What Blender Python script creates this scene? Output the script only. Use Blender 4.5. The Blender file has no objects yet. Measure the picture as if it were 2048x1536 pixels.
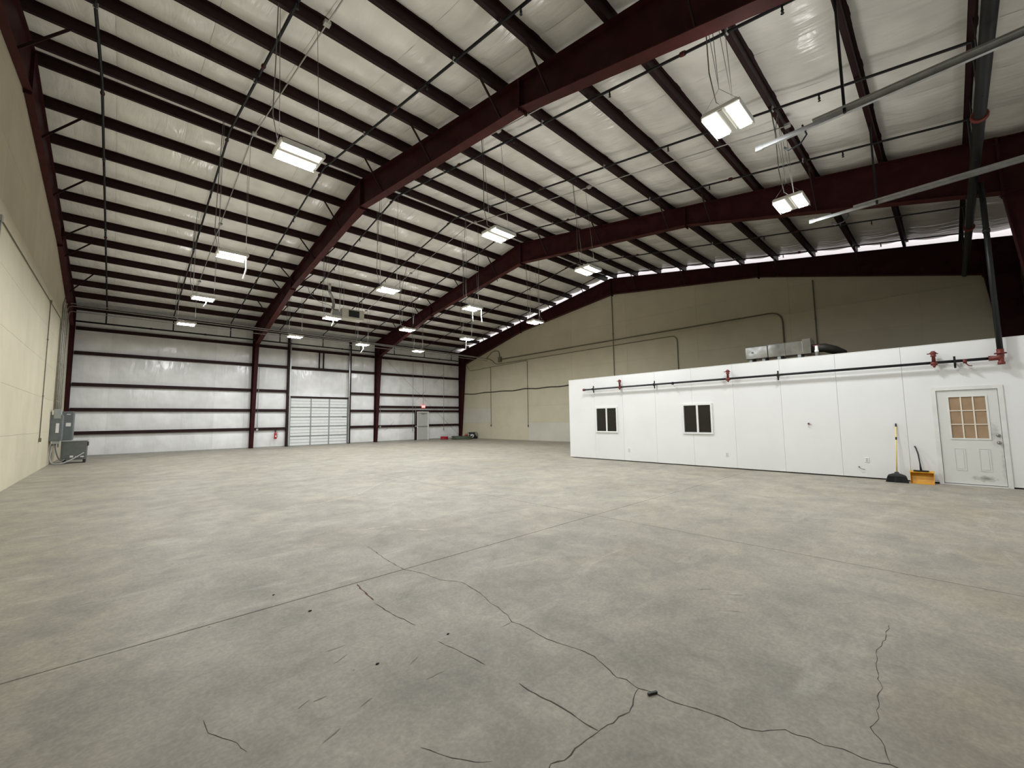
import bpy, math, random
from mathutils import Vector, Matrix

random.seed(7)
scene = bpy.context.scene
COL = scene.collection

# ------------------------------------------------------------------ camera
CAM_H, YAW, PITCH, ROLL, FPX = 1.5595, 43.4585, 4.9019, -0.7882, 829.02
ya, pi_, ro = (math.radians(v) for v in (YAW, PITCH, ROLL))
fwd = Vector((math.sin(ya) * math.cos(pi_), math.cos(ya) * math.cos(pi_), math.sin(pi_)))
rgt = Vector((math.cos(ya), -math.sin(ya), 0.0))
upv = rgt.cross(fwd)
rgt, upv = rgt * math.cos(ro) + upv * math.sin(ro), upv * math.cos(ro) - rgt * math.sin(ro)
cam_data = bpy.data.cameras.new('camera')
cam_data.sensor_width = 36.0
cam_data.lens = FPX * 36.0 / 2048.0
cam_data.clip_start, cam_data.clip_end = 0.05, 200
cam = bpy.data.objects.new('camera', cam_data)
cam.matrix_world = Matrix(((rgt.x, upv.x, -fwd.x, 0), (rgt.y, upv.y, -fwd.y, 0),
                           (rgt.z, upv.z, -fwd.z, CAM_H), (0, 0, 0, 1)))
COL.objects.link(cam)
scene.camera = cam

# ------------------------------------------------------------------ world, exposure
world = bpy.data.worlds.new('daylight')
scene.world = world
world.use_nodes = True
bg = world.node_tree.nodes['Background']
bg.inputs['Color'].default_value = (0.95, 0.96, 1.0, 1)
bg.inputs['Strength'].default_value = 1.1
scene.view_settings.view_transform = 'Standard'
scene.view_settings.look = 'None'
scene.view_settings.gamma = 1.0
scene.view_settings.use_curve_mapping = False
scene.view_settings.exposure = 0.56
LAMP_STRENGTH = 175.0
scene.cycles.diffuse_bounces = 3
scene.cycles.glossy_bounces = 2
scene.cycles.transmission_bounces = 2
scene.cycles.max_bounces = 5
scene.cycles.caustics_reflective = False
scene.cycles.caustics_refractive = False
scene.cycles.use_adaptive_sampling = True
scene.cycles.adaptive_threshold = 0.08

# ------------------------------------------------------------------ dimensions (metres)
XL, XR = -1.98, 22.30          # beige end walls
YF, YB = -2.03, 30.33          # front and back walls
YR, ZR, SL = 14.15, 10.32, 1 / 6.0   # ridge line, rafter top there, roof pitch 2:12
FX = [-1.90, 6.07, 14.22, 22.16]     # rigid frames
PD = 0.25                      # purlin depth
XO, YO, ZO = 13.43, 10.77, 3.13      # office front, far corner, height
LX = [2.13, 6.94, 10.81, 14.73]
LY = [2.15, 7.74, 13.81, 19.33, 24.85]
LZ = 6.28
BX = [-0.72 + 2.706 * i for i in range(9)]   # sprinkler branch lines


def roofz(y):
    return ZR - SL * abs(y - YR)


# ------------------------------------------------------------------ materials
def new_mat(name):
    m = bpy.data.materials.new(name)
    m.use_nodes = True
    nt = m.node_tree
    return m, nt, nt.nodes['Principled BSDF']


def plain(name, col, rough=0.5, metal=0.0, var=0.08, scale=6.0, bump=0.0, spec=0.5):
    """Procedural paint or metal: a base colour with slight noise in value and roughness."""
    m, nt, b = new_mat(name)
    geo = nt.nodes.new('ShaderNodeNewGeometry')
    nz = nt.nodes.new('ShaderNodeTexNoise')
    nz.inputs['Scale'].default_value = scale
    nz.inputs['Detail'].default_value = 2
    nt.links.new(geo.outputs['Position'], nz.inputs['Vector'])
    rmp = nt.nodes.new('ShaderNodeValToRGB')
    e = rmp.color_ramp.elements
    e[0].position, e[1].position = 0.3, 0.7
    e[0].color = tuple(c * (1 - var) for c in col) + (1,)
    e[1].color = tuple(min(1, c * (1 + var)) for c in col) + (1,)
    nt.links.new(nz.outputs['Fac'], rmp.inputs['Fac'])
    nt.links.new(rmp.outputs['Color'], b.inputs['Base Color'])
    b.inputs['Roughness'].default_value = rough
    b.inputs['Metallic'].default_value = metal
    b.inputs['Specular IOR Level'].default_value = spec
    if bump:
        bp = nt.nodes.new('ShaderNodeBump')
        bp.inputs['Strength'].default_value = bump
        bp.inputs['Distance'].default_value = 0.02
        nt.links.new(nz.outputs['Fac'], bp.inputs['Height'])
        nt.links.new(bp.outputs['Normal'], b.inputs['Normal'])
    return m


def emissive(name, col, strength):
    m, nt, b = new_mat(name)
    b.inputs['Base Color'].default_value = col + (1,)
    b.inputs['Emission Color'].default_value = col + (1,)
    b.inputs['Emission Strength'].default_value = strength
    return m


def concrete(name):
    m, nt, b = new_mat(name)
    N, L = nt.nodes, nt.links
    geo = N.new('ShaderNodeNewGeometry')

    def noise(scale, detail=6, rough=0.55, vec=None, dist=0.0):
        n = N.new('ShaderNodeTexNoise')
        n.inputs['Scale'].default_value = scale
        n.inputs['Detail'].default_value = detail
        n.inputs['Roughness'].default_value = rough
        n.inputs['Distortion'].default_value = dist
        L.new(vec if vec else geo.outputs['Position'], n.inputs['Vector'])
        return n

    def ramp(src, p0, c0, p1, c1):
        r = N.new('ShaderNodeValToRGB')
        e = r.color_ramp.elements
        e[0].position, e[1].position = p0, p1
        e[0].color, e[1].color = c0 + (1,), c1 + (1,)
        L.new(src, r.inputs['Fac'])
        return r

    def mix(kind, fac, a, bb):
        x = N.new('ShaderNodeMixRGB')
        x.blend_type = kind
        if isinstance(fac, float):
            x.inputs[0].default_value = fac
        else:
            L.new(fac, x.inputs[0])
        L.new(a, x.inputs[1])
        L.new(bb, x.inputs[2])
        return x.outputs[0]
    big = noise(0.33, 2, 0.5, dist=0.6)
    base = ramp(big.outputs['Fac'], 0.3, (0.312, 0.287, 0.238), 0.72, (0.375, 0.345, 0.284))
    mid = noise(1.6, 4, 0.62, dist=0.4)
    midr = ramp(mid.outputs['Fac'], 0.32, (0.82, 0.83, 0.84), 0.70, (1.10, 1.08, 1.04))
    c = mix('MULTIPLY', 1.0, base.outputs[0], midr.outputs[0])
    # long scuffs in two directions, as left by wheels
    for rot, sc, lo, hi, f in ((0.45, (0.8, 3.4, 1.0), 0.58, 0.80, 0.55), (-0.7, (5.0, 1.6, 1.0), 0.60, 0.80, 0.55), (0.15, (1.4, 5.0, 1.0), 0.61, 0.80, 0.4)):
        mp = N.new('ShaderNodeMapping')
        mp.inputs['Rotation'].default_value = (0, 0, rot)
        mp.inputs['Scale'].default_value = sc
        L.new(geo.outputs['Position'], mp.inputs['Vector'])
        s = noise(1.0, 4, 0.65, vec=mp.outputs['Vector'], dist=0.8)
        sr = ramp(s.outputs['Fac'], lo, (0, 0, 0), hi, (f, f, f))
        lite = N.new('ShaderNodeRGB')
        lite.outputs[0].default_value = (0.53, 0.515, 0.45, 1) if rot > 0.3 else (0.27, 0.26, 0.23, 1)
        c = mix('MIX', sr.outputs[0], c, lite.outputs[0])
    # reddish and grey stains
    st = noise(0.55, 1, 0.5, dist=1.0)
    str_ = ramp(st.outputs['Fac'], 0.55, (1, 1, 1), 0.78, (0.94, 0.90, 0.86))
    c = mix('MULTIPLY', 1.0, c, str_.outputs[0])
    mott = noise(6.5, 5, 0.72, dist=0.9)
    mottr = ramp(mott.outputs['Fac'], 0.36, (0.87, 0.87, 0.88), 0.66, (1.08, 1.07, 1.05))
    c = mix('MULTIPLY', 1.0, c, mottr.outputs[0])
    fine = noise(38, 1, 0.7)
    finer = ramp(fine.outputs['Fac'], 0.35, (0.88, 0.88, 0.88), 0.7, (1.06, 1.06, 1.06))
    c = mix('MULTIPLY', 1.0, c, finer.outputs[0])
    pit = N.new('ShaderNodeTexVoronoi')
    pit.inputs['Scale'].default_value = 2.3
    L.new(geo.outputs['Position'], pit.inputs['Vector'])
    pr = ramp(pit.outputs['Distance'], 0.012, (0.35, 0.33, 0.30), 0.03, (1, 1, 1))
    c = mix('MULTIPLY', 1.0, c, pr.outputs[0])
    L.new(c, b.inputs['Base Color'])
    rr = ramp(mid.outputs['Fac'], 0.3, (0.62, 0.62, 0.62), 0.7, (0.48, 0.48, 0.48))
    L.new(rr.outputs[0], b.inputs['Roughness'])
    b.inputs['Specular IOR Level'].default_value = 0.35
    bp = N.new('ShaderNodeBump')
    bp.inputs['Strength'].default_value = 0.25
    bp.inputs['Distance'].default_value = 0.01
    L.new(mid.outputs['Fac'], bp.inputs['Height'])
    L.new(bp.outputs['Normal'], b.inputs['Normal'])
    return m


def vinyl(name, col, rough, axis):
    """White vinyl insulation facing: soft gloss with wrinkles running across the span."""
    m, nt, b = new_mat(name)
    N, L = nt.nodes, nt.links
    geo = N.new('ShaderNodeNewGeometry')
    mp = N.new('ShaderNodeMapping')
    mp.inputs['Scale'].default_value = (4.2, 0.9, 0.9) if axis == 'x' else (2.2, 1.0, 0.7)
    L.new(geo.outputs['Position'], mp.inputs['Vector'])
    n1 = N.new('ShaderNodeTexNoise')
    n1.inputs['Scale'].default_value = 1.0
    n1.inputs['Detail'].default_value = 3
    n1.inputs['Distortion'].default_value = 0.7
    L.new(mp.outputs['Vector'], n1.inputs['Vector'])
    n2 = N.new('ShaderNodeTexNoise')
    n2.inputs['Scale'].default_value = 1.7
    n2.inputs['Detail'].default_value = 1
    L.new(geo.outputs['Position'], n2.inputs['Vector'])
    r = N.new('ShaderNodeValToRGB')
    e = r.color_ramp.elements
    e[0].position, e[1].position = 0.3, 0.7
    e[0].color = tuple(v * 0.90 for v in col) + (1,)
    e[1].color = tuple(min(v * 1.05, 0.95) for v in col) + (1,)
    L.new(n2.outputs['Fac'], r.inputs['Fac'])
    info = N.new('ShaderNodeObjectInfo')
    mr = N.new('ShaderNodeMapRange')
    mr.inputs['To Min'].default_value = 0.93
    mr.inputs['To Max'].default_value = 1.03
    L.new(info.outputs['Random'], mr.inputs['Value'])
    mx = N.new('ShaderNodeMixRGB')
    mx.blend_type = 'MULTIPLY'
    mx.inputs[0].default_value = 1.0
    L.new(r.outputs[0], mx.inputs[1])
    L.new(mr.outputs['Result'], mx.inputs[2])
    L.new(mx.outputs[0], b.inputs['Base Color'])
    b.inputs['Roughness'].default_value = rough
    b.inputs['Specular IOR Level'].default_value = 0.5
    add = N.new('ShaderNodeMath')
    add.operation = 'ADD'
    L.new(n1.outputs['Fac'], add.inputs[0])
    L.new(n2.outputs['Fac'], add.inputs[1])
    bp = N.new('ShaderNodeBump')
    bp.inputs['Strength'].default_value = 0.42
    bp.inputs['Distance'].default_value = 0.06
    L.new(add.outputs[0], bp.inputs['Height'])
    L.new(bp.outputs['Normal'], b.inputs['Normal'])
    return m


def wallpaint(name, col, var=0.06, obj=0.05):
    m, nt, b = new_mat(name)
    N, L = nt.nodes, nt.links
    geo = N.new('ShaderNodeNewGeometry')
    n2 = N.new('ShaderNodeTexNoise')
    n2.inputs['Scale'].default_value = 1.1
    n2.inputs['Detail'].default_value = 3
    L.new(geo.outputs['Position'], n2.inputs['Vector'])
    r = N.new('ShaderNodeValToRGB')
    e = r.color_ramp.elements
    e[0].position, e[1].position = 0.3, 0.7
    e[0].color = tuple(v * (1 - var) for v in col) + (1,)
    e[1].color = tuple(min(v * (1 + var * 0.6), 0.95) for v in col) + (1,)
    L.new(n2.outputs['Fac'], r.inputs['Fac'])
    info = N.new('ShaderNodeObjectInfo')
    mr = N.new('ShaderNodeMapRange')
    mr.inputs['To Min'].default_value = 1 - obj
    mr.inputs['To Max'].default_value = 1 + obj
    L.new(info.outputs['Random'], mr.inputs['Value'])
    mx = N.new('ShaderNodeMixRGB')
    mx.blend_type = 'MULTIPLY'
    mx.inputs[0].default_value = 1.0
    L.new(r.outputs[0], mx.inputs[1])
    L.new(mr.outputs['Result'], mx.inputs[2])
    L.new(mx.outputs[0], b.inputs['Base Color'])
    b.inputs['Roughness'].default_value = 0.75
    fine = N.new('ShaderNodeTexNoise')
    fine.inputs['Scale'].default_value = 60
    fine.inputs['Detail'].default_value = 1
    L.new(geo.outputs['Position'], fine.inputs['Vector'])
    bp = N.new('ShaderNodeBump')
    bp.inputs['Strength'].default_value = 0.15
    bp.inputs['Distance'].default_value = 0.004
    L.new(fine.outputs['Fac'], bp.inputs['Height'])
    L.new(bp.outputs['Normal'], b.inputs['Normal'])
    return m


def dirty_door(name):
    """White door paint with hand and kick marks at fixed places on the door itself."""
    m, nt, b = new_mat(name)
    N, L = nt.nodes, nt.links
    tc = N.new('ShaderNodeNewGeometry')
    c = None
    nz = N.new('ShaderNodeTexNoise')
    nz.inputs['Scale'].default_value = 14
    nz.inputs['Detail'].default_value = 6
    L.new(tc.outputs['Position'], nz.inputs['Vector'])
    prev = N.new('ShaderNodeRGB')
    prev.outputs[0].default_value = (0.70, 0.70, 0.665, 1)
    out = prev.outputs[0]
    for (cy, cz, sy, sz, amt) in ((-0.40, 0.17, 0.22, 0.075, 1.0), (-0.60, 1.12, 0.10, 0.30, 0.55), (-0.68, 0.45, 0.05, 0.4, 0.45)):
        mp = N.new('ShaderNodeMapping')
        mp.vector_type = 'TEXTURE'
        mp.inputs['Location'].default_value = (XO, cy, cz)
        mp.inputs['Scale'].default_value = (5.0, sy, sz)
        L.new(tc.outputs['Position'], mp.inputs['Vector'])
        ln = N.new('ShaderNodeVectorMath')
        ln.operation = 'LENGTH'
        L.new(mp.outputs['Vector'], ln.inputs[0])
        ad = N.new('ShaderNodeMath')
        ad.operation = 'MULTIPLY_ADD'
        L.new(nz.outputs['Fac'], ad.inputs[0])
        ad.inputs[1].default_value = 1.6
        L.new(ln.outputs['Value'], ad.inputs[2])
        mr = N.new('ShaderNodeMapRange')
        mr.inputs['From Min'].default_value = 0.75
        mr.inputs['From Max'].default_value = 1.75
        mr.inputs['To Min'].default_value = amt * 0.75
        mr.inputs['To Max'].default_value = 0.0
        L.new(ad.outputs[0], mr.inputs['Value'])
        mx = N.new('ShaderNodeMixRGB')
        L.new(mr.outputs['Result'], mx.inputs[0])
        L.new(out, mx.inputs[1])
        mx.inputs[2].default_value = (0.16, 0.145, 0.12, 1)
        out = mx.outputs[0]
    L.new(out, b.inputs['Base Color'])
    b.inputs['Roughness'].default_value = 0.45
    return m


def translucent(name, col):
    m, nt, b = new_mat(name)
    N, L = nt.nodes, nt.links
    t = N.new('ShaderNodeBsdfTranslucent')
    t.inputs['Color'].default_value = col + (1,)
    ms = N.new('ShaderNodeMixShader')
    ms.inputs[0].default_value = 0.55
    b.inputs['Base Color'].default_value = col + (1,)
    b.inputs['Roughness'].default_value = 0.5
    L.new(b.outputs[0], ms.inputs[1])
    L.new(t.outputs[0], ms.inputs[2])
    L.new(ms.outputs[0], N['Material Output'].inputs['Surface'])
    return m


M = {
    'concrete': concrete('broom_finished_concrete'),
    'joint': plain('dark_joint', (0.06, 0.05, 0.042), 0.9),
    'crack': plain('crack_dirt', (0.075, 0.062, 0.05), 0.95, var=0.4, scale=20),
    'scuff_dark': plain('dark_rubber_scuff', (0.20, 0.188, 0.16), 0.85, var=0.3, scale=25),
    'scuff_light': plain('pale_scrape', (0.46, 0.435, 0.365), 0.85, var=0.15, scale=25),
    'rust_crack': plain('rusty_crack', (0.13, 0.07, 0.05), 0.95, var=0.4, scale=20),
    'beige': wallpaint('beige_wall_paint', (0.60, 0.545, 0.405), obj=0.03),
    'beige_pale': wallpaint('pale_patch_paint', (0.60, 0.575, 0.49), obj=0.02),
    'beige_back': plain('wall_joint_backing', (0.50, 0.455, 0.335), 0.9),  # slightly darker beige backing behind the panel joints
    'vinyl': vinyl('vinyl_roof_facing', (0.88, 0.865, 0.82), 0.20, 'x'),
    'vinyl_wall': vinyl('vinyl_wall_facing', (0.92, 0.92, 0.91), 0.22, 'z'),
    'deck': plain('roof_sheet', (0.5, 0.5, 0.5), 0.6),
    'skylight': translucent('translucent_sheet', (0.95, 0.90, 0.89)),
    'maroon': plain('maroon_primer', (0.037, 0.0085, 0.0095), 0.6, var=0.25, scale=3, spec=0.12),
    'maroon_flange': plain('maroon_primer_lighter', (0.065, 0.017, 0.016), 0.6, var=0.2, scale=3, spec=0.12),  # lighter maroon for bottom flanges and bolts
    'purlin': plain('dark_red_primer', (0.022, 0.008, 0.008), 0.55, var=0.25, scale=3, spec=0.2),
    'black_pipe': plain('black_steel_pipe', (0.008, 0.0085, 0.010), 0.45, 0.0, var=0.2, spec=0.35),
    'roof_red': plain('dull_red_fittings', (0.075, 0.016, 0.013), 0.55, var=0.2, scale=12, spec=0.2),
    'red_iron': plain('red_fittings', (0.15, 0.022, 0.015), 0.5, var=0.2, scale=12),
    'galv': plain('galvanised_steel', (0.55, 0.56, 0.55), 0.35, 0.85, var=0.12, scale=8),
    'galv_dull': plain('dull_conduit', (0.42, 0.42, 0.40), 0.5, 0.6, var=0.12, scale=8),
    'conduit_painted': plain('painted_conduit', (0.17, 0.15, 0.105), 0.6, var=0.1),
    'duct': plain('sheet_metal_duct', (0.45, 0.46, 0.46), 0.18, 0.95, var=0.3, scale=2.2, bump=0.5),
    'white': plain('white_trim', (0.78, 0.78, 0.75), 0.5, var=0.03),
    'office': wallpaint('white_panel_paint', (0.80, 0.80, 0.785), 0.03, 0.012),
    'office_gap': plain('panel_seam', (0.42, 0.42, 0.40), 0.8),
    'office_roof': plain('dusty_plywood', (0.13, 0.10, 0.07), 0.9, var=0.2),
    'door_white': dirty_door('scuffed_white_door'),
    'casing': plain('door_casing', (0.74, 0.735, 0.70), 0.5, var=0.06, scale=4),
    'tan': plain('brown_paper_behind_glass', (0.36, 0.245, 0.15), 0.35, var=0.1, scale=5),
    'muntin': plain('cream_muntin', (0.80, 0.72, 0.60), 0.5, var=0.03),
    'glass_dark': plain('dark_window_glass', (0.012, 0.011, 0.009), 0.06, var=0.2),
    'screen': plain('insect_screen', (0.05, 0.05, 0.05), 0.7),
    'steel_door': plain('grey_steel_door', (0.52, 0.525, 0.50), 0.5, var=0.04),
    'od_panel': plain('white_door_panel', (0.80, 0.81, 0.80), 0.5, var=0.03),
    'od_rib': plain('galvanised_rib', (0.30, 0.32, 0.31), 0.5, 0.3),
    'housing': plain('lamp_housing', (0.80, 0.80, 0.76), 0.5, var=0.02),
    'lens': emissive('lit_lamp_lens', (0.955, 0.985, 1.0), LAMP_STRENGTH),
    'lens_skirt': emissive('lit_lens_skirt', (1.0, 0.97, 0.86), LAMP_STRENGTH * 0.005),
    'added_uplight': emissive('added_uplight_glow', (1.0, 0.98, 0.93), LAMP_STRENGTH * 0.55),  # added upward glow that lifts the ceiling and its gloss streaks
    'cable': plain('grey_cable', (0.16, 0.16, 0.15), 0.6),
    'strip': plain('white_plastic_strip', (0.85, 0.85, 0.82), 0.4),
    'elec': plain('grey_enclosure', (0.13, 0.145, 0.145), 0.5, var=0.06),
    'elec_light': plain('light_grey_enclosure', (0.32, 0.34, 0.33), 0.5, var=0.06),
    'transformer': plain('grey_transformer', (0.12, 0.13, 0.12), 0.55, var=0.08),
    'paper': plain('paper_label', (0.75, 0.75, 0.73), 0.7, var=0.04),
    'flex': plain('grey_flex_conduit', (0.30, 0.30, 0.28), 0.6),
    'black': plain('black_plastic', (0.015, 0.015, 0.015), 0.5),
    'bristle': plain('black_bristles', (0.012, 0.012, 0.012), 0.8, var=0.4, scale=60),
    'broom_yellow': plain('yellow_handle', (0.78, 0.60, 0.22), 0.45, var=0.05),
    'orange': plain('orange_plastic', (0.66, 0.33, 0.025), 0.45, var=0.15, scale=9),
    'extinguisher': plain('extinguisher_red', (0.45, 0.02, 0.03), 0.35),
    'exit_red': emissive('lit_exit_face', (0.95, 0.16, 0.14), 1.2),
    'exit_letters': emissive('lit_exit_letters', (1.0, 0.55, 0.52), 1.6),
    'green_hose': plain('green_hose', (0.055, 0.075, 0.045), 0.6, var=0.2),
    'red_hose': plain('red_hose', (0.42, 0.02, 0.03), 0.5, var=0.2),
    'gas_can': plain('red_plastic', (0.35, 0.03, 0.02), 0.5),
    'heater': plain('beige_heater_casing', (0.62, 0.59, 0.51), 0.5, var=0.04),
    'grille': plain('dark_grille', (0.03, 0.032, 0.036), 0.5),
    'chrome': plain('satin_nickel', (0.35, 0.33, 0.30), 0.3, 0.9),
    'hose_black': plain('black_cable', (0.02, 0.018, 0.014), 0.6),
}


M['lens_skirt'].cycles.emission_sampling = 'NONE'
M['lens'].cycles.emission_sampling = 'FRONT'
M['added_uplight'].cycles.emission_sampling = 'FRONT'

# ------------------------------------------------------------------ mesh building
class MB:
    def __init__(self):
        self.v, self.f, self.s = [], [], []

    def face(self, idx, smooth=False):
        self.f.append(idx)
        self.s.append(smooth)

    def box(self, x0, x1, y0, y1, z0, z1):
        x0, x1 = min(x0, x1), max(x0, x1)
        y0, y1 = min(y0, y1), max(y0, y1)
        z0, z1 = min(z0, z1), max(z0, z1)
        n = len(self.v)
        self.v += [(x0, y0, z0), (x1, y0, z0), (x1, y1, z0), (x0, y1, z0),
                   (x0, y0, z1), (x1, y0, z1), (x1, y1, z1), (x0, y1, z1)]
        for q in ((3, 2, 1, 0), (4, 5, 6, 7), (0, 1, 5, 4), (1, 2, 6, 5), (2, 3, 7, 6), (3, 0, 4, 7)):
            self.face([n + i for i in q])
        return self

    def chamfer_box(self, x0, x1, y0, y1, z0, z1, c):
        """Box whose 8 corners are cut along all edges (a cheap bevel)."""
        n = len(self.v)
        pts = []
        for X, sx in ((x0, 1), (x1, -1)):
            for Y, sy in ((y0, 1), (y1, -1)):
                for Z, sz in ((z0, 1), (z1, -1)):
                    pts.append(((X, Y + sy * c, Z + sz * c), (X + sx * c, Y, Z + sz * c), (X + sx * c, Y + sy * c, Z)))
        for t in pts:
            self.v += list(t)
        I = lambda ix, iy, iz, k: n + (ix * 4 + iy * 2 + iz) * 3 + k
        self.face([I(0, 0, 0, 0), I(0, 0, 1, 0), I(0, 1, 1, 0), I(0, 1, 0, 0)])
        self.face([I(1, 0, 0, 0), I(1, 1, 0, 0), I(1, 1, 1, 0), I(1, 0, 1, 0)])
        self.face([I(0, 0, 0, 1), I(1, 0, 0, 1), I(1, 0, 1, 1), I(0, 0, 1, 1)])
        self.face([I(0, 1, 0, 1), I(0, 1, 1, 1), I(1, 1, 1, 1), I(1, 1, 0, 1)])
        self.face([I(0, 0, 0, 2), I(0, 1, 0, 2), I(1, 1, 0, 2), I(1, 0, 0, 2)])
        self.face([I(0, 0, 1, 2), I(1, 0, 1, 2), I(1, 1, 1, 2), I(0, 1, 1, 2)])
        for a in (0, 1):
            for b in (0, 1):
                self.face([I(0, a, b, 1), I(1, a, b, 1), I(1, a, b, 2), I(0, a, b, 2)])
                self.face([I(a, 0, b, 0), I(a, 1, b, 0), I(a, 1, b, 2), I(a, 0, b, 2)])
                self.face([I(a, b, 0, 0), I(a, b, 1, 0), I(a, b, 1, 1), I(a, b, 0, 1)])
                for cc in (0, 1):
                    self.face([I(a, b, cc, 0), I(a, b, cc, 1), I(a, b, cc, 2)])
        return self

    def prism(self, poly, axis, a, b):
        """Polygon (in the two other axes, in order) extruded along axis from a to b."""
        n, k = len(self.v), len(poly)
        for t in (a, b):
            for (p, q) in poly:
                self.v.append({'x': (t, p, q), 'y': (p, t, q), 'z': (p, q, t)}[axis])
        self.face([n + i for i in range(k)][::-1])
        self.face([n + k + i for i in range(k)])
        for i in range(k):
            j = (i + 1) % k
            self.face([n + i, n + j, n + k + j, n + k + i])
        return self

    def tube(self, pts, r, seg=8, caps=True, radii=None):
        pts = [Vector(p) for p in pts]
        n0 = len(self.v)
        k = len(pts)
        prev = None
        for i, p in enumerate(pts):
            if i == 0:
                d = pts[1] - pts[0]
            elif i == k - 1:
                d = pts[-1] - pts[-2]
            else:
                d = (pts[i + 1] - p).normalized() + (p - pts[i - 1]).normalized()
            d = d.normalized()
            if prev is None:
                a = Vector((0, 0, 1)) if abs(d.z) < 0.9 else Vector((1, 0, 0))
                u = d.cross(a).normalized()
            else:
                u = (prev - d * prev.dot(d)).normalized()
            prev = u
            w = d.cross(u)
            rr = radii[i] if radii else r
            for s in range(seg):
                t = 2 * math.pi * s / seg
                self.v.append(tuple(p + (u * math.cos(t) + w * math.sin(t)) * rr))
        for i in range(k - 1):
            for s in range(seg):
                s2 = (s + 1) % seg
                self.face([n0 + i * seg + s, n0 + i * seg + s2, n0 + (i + 1) * seg + s2, n0 + (i + 1) * seg + s], True)
        if caps:
            self.face([n0 + s for s in range(seg)][::-1])
            self.face([n0 + (k - 1) * seg + s for s in range(seg)])
        return self

    def lathe(self, base, axis, prof, seg=14):
        """Profile [(distance along axis, radius)] turned round axis from base."""
        ax = Vector(axis).normalized()
        b = Vector(base)
        return self.tube([b + ax * t for t, _ in prof], 0, seg, True, [max(r, 0.0005) for _, r in prof])

    def bar(self, p, q, w, t, up=(0, 0, 1)):
        """Rectangular bar from p to q, w wide and t thick."""
        p, q = Vector(p), Vector(q)
        d = (q - p).normalized()
        u = d.cross(Vector(up))
        if u.length < 1e-4:
            u = d.cross(Vector((1, 0, 0)))
        u = u.normalized() * (w / 2)
        v = u.cross(d).normalized() * (t / 2)
        n = len(self.v)
        for e in (p, q):
            for s, r in ((-1, -1), (1, -1), (1, 1), (-1, 1)):
                self.v.append(tuple(e + u * s + v * r))
        for f in ((3, 2, 1, 0), (4, 5, 6, 7), (0, 1, 5, 4), (1, 2, 6, 5), (2, 3, 7, 6), (3, 0, 4, 7)):
            self.face([n + i for i in f])
        return self

    def mesh(self, name, mat):
        me = bpy.data.meshes.new(name)
        me.from_pydata(self.v, [], self.f)
        me.polygons.foreach_set('use_smooth', self.s)
        me.materials.append(M[mat])
        import bmesh
        bm = bmesh.new()
        bm.from_mesh(me)
        bmesh.ops.recalc_face_normals(bm, faces=bm.faces)
        bm.to_mesh(me)
        bm.free()
        me.update()
        return me

    def build(self, name, mat, parent=None):
        return link(name, self.mesh(name, mat), parent)


def link(name, data, parent=None, loc=None):
    o = bpy.data.objects.new(name, data)
    COL.objects.link(o)
    if parent is not None:
        o.parent = parent
        par = parent
        off = Vector((0, 0, 0))
        while par is not None:
            off += par.location
            par = par.parent
        if loc is None:
            o.location = -off if data is not None else (0, 0, 0)
        else:
            o.location = Vector(loc) - off
    elif loc is not None:
        o.location = loc
    return o


def tag(o, label, cat, group=None):
    o['label'], o['category'] = label, cat
    if group:
        o['group'] = group
    return o


def struct(o, label=None, cat=None):
    o['kind'] = 'structure'
    if label:
        o['label'] = label
    if cat:
        o['category'] = cat
    return o


def empty(name, loc, label=None, cat=None, group=None):
    o = bpy.data.objects.new(name, None)
    COL.objects.link(o)
    o.location = loc
    o.empty_display_size = 0.1
    if label:
        tag(o, label, cat, group)
    return o


def dup_tree(o, dloc, parent=None):
    c = o.copy()
    COL.objects.link(c)
    if parent is None:
        c.location = o.location + Vector(dloc)
    else:
        c.parent = parent
    for ch in o.children:
        dup_tree(ch, dloc, c)
    return c


ORD = ['first', 'second', 'third', 'fourth', 'fifth', 'sixth', 'seventh', 'eighth', 'ninth', 'tenth', 'eleventh', 'twelfth']

# ================================================================== floor
floor = struct(MB().box(XL - .2, XR + .2, YF - .2, YB + .2, -0.30, -0.06).build('floor', 'joint'),
               'grey concrete warehouse floor with joints and cracks', 'floor')
gx = [XL - .2, 5.67, 13.75, XR + .2]
gy = [YF - .2, 4.09, 12.2, 20.3, YB + .2]
for i in range(3):
    for j in range(4):
        g = 0.005
        MB().chamfer_box(gx[i] + g, gx[i + 1] - g, gy[j] + g, gy[j + 1] - g, -0.06, 0.0, 0.003).build('slab', 'concrete', floor)


def ribbon(pts, w, mat, jit=0.012, name='crack'):
    """A crack: an irregular thin strip of dirt lying in the slab surface."""
    fine = []
    for a, b in zip(pts[:-1], pts[1:]):
        n = max(2, int((Vector(b) - Vector(a)).length / 0.035))
        for k in range(n):
            t = k / n
            fine.append(Vector((a[0] + (b[0] - a[0]) * t, a[1] + (b[1] - a[1]) * t)))
    fine.append(Vector(pts[-1]))
    m = MB()
    ph = random.random() * 9
    L_, R_ = [], []
    for i, p in enumerate(fine):
        d = (fine[min(i + 1, len(fine) - 1)] - fine[max(i - 1, 0)]).normalized()
        nrm = Vector((-d.y, d.x))
        off = jit * (math.sin(i * 1.3 + ph) * .5 + random.uniform(-1, 1) * .5)
        ww = w * random.uniform(0.35, 1.15) * (0.4 if i in (0, len(fine) - 1) else 1)
        c = p + nrm * off
        L_.append(c + nrm * ww / 2)
        R_.append(c - nrm * ww / 2)
    k = len(fine)
    m.v = [(p.x, p.y, 0.0008) for p in L_] + [(p.x, p.y, 0.0008) for p in R_]
    for i in range(k - 1):
        m.face([i, k + i, k + i + 1, i + 1])
    return m.build(name, mat, floor)


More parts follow.
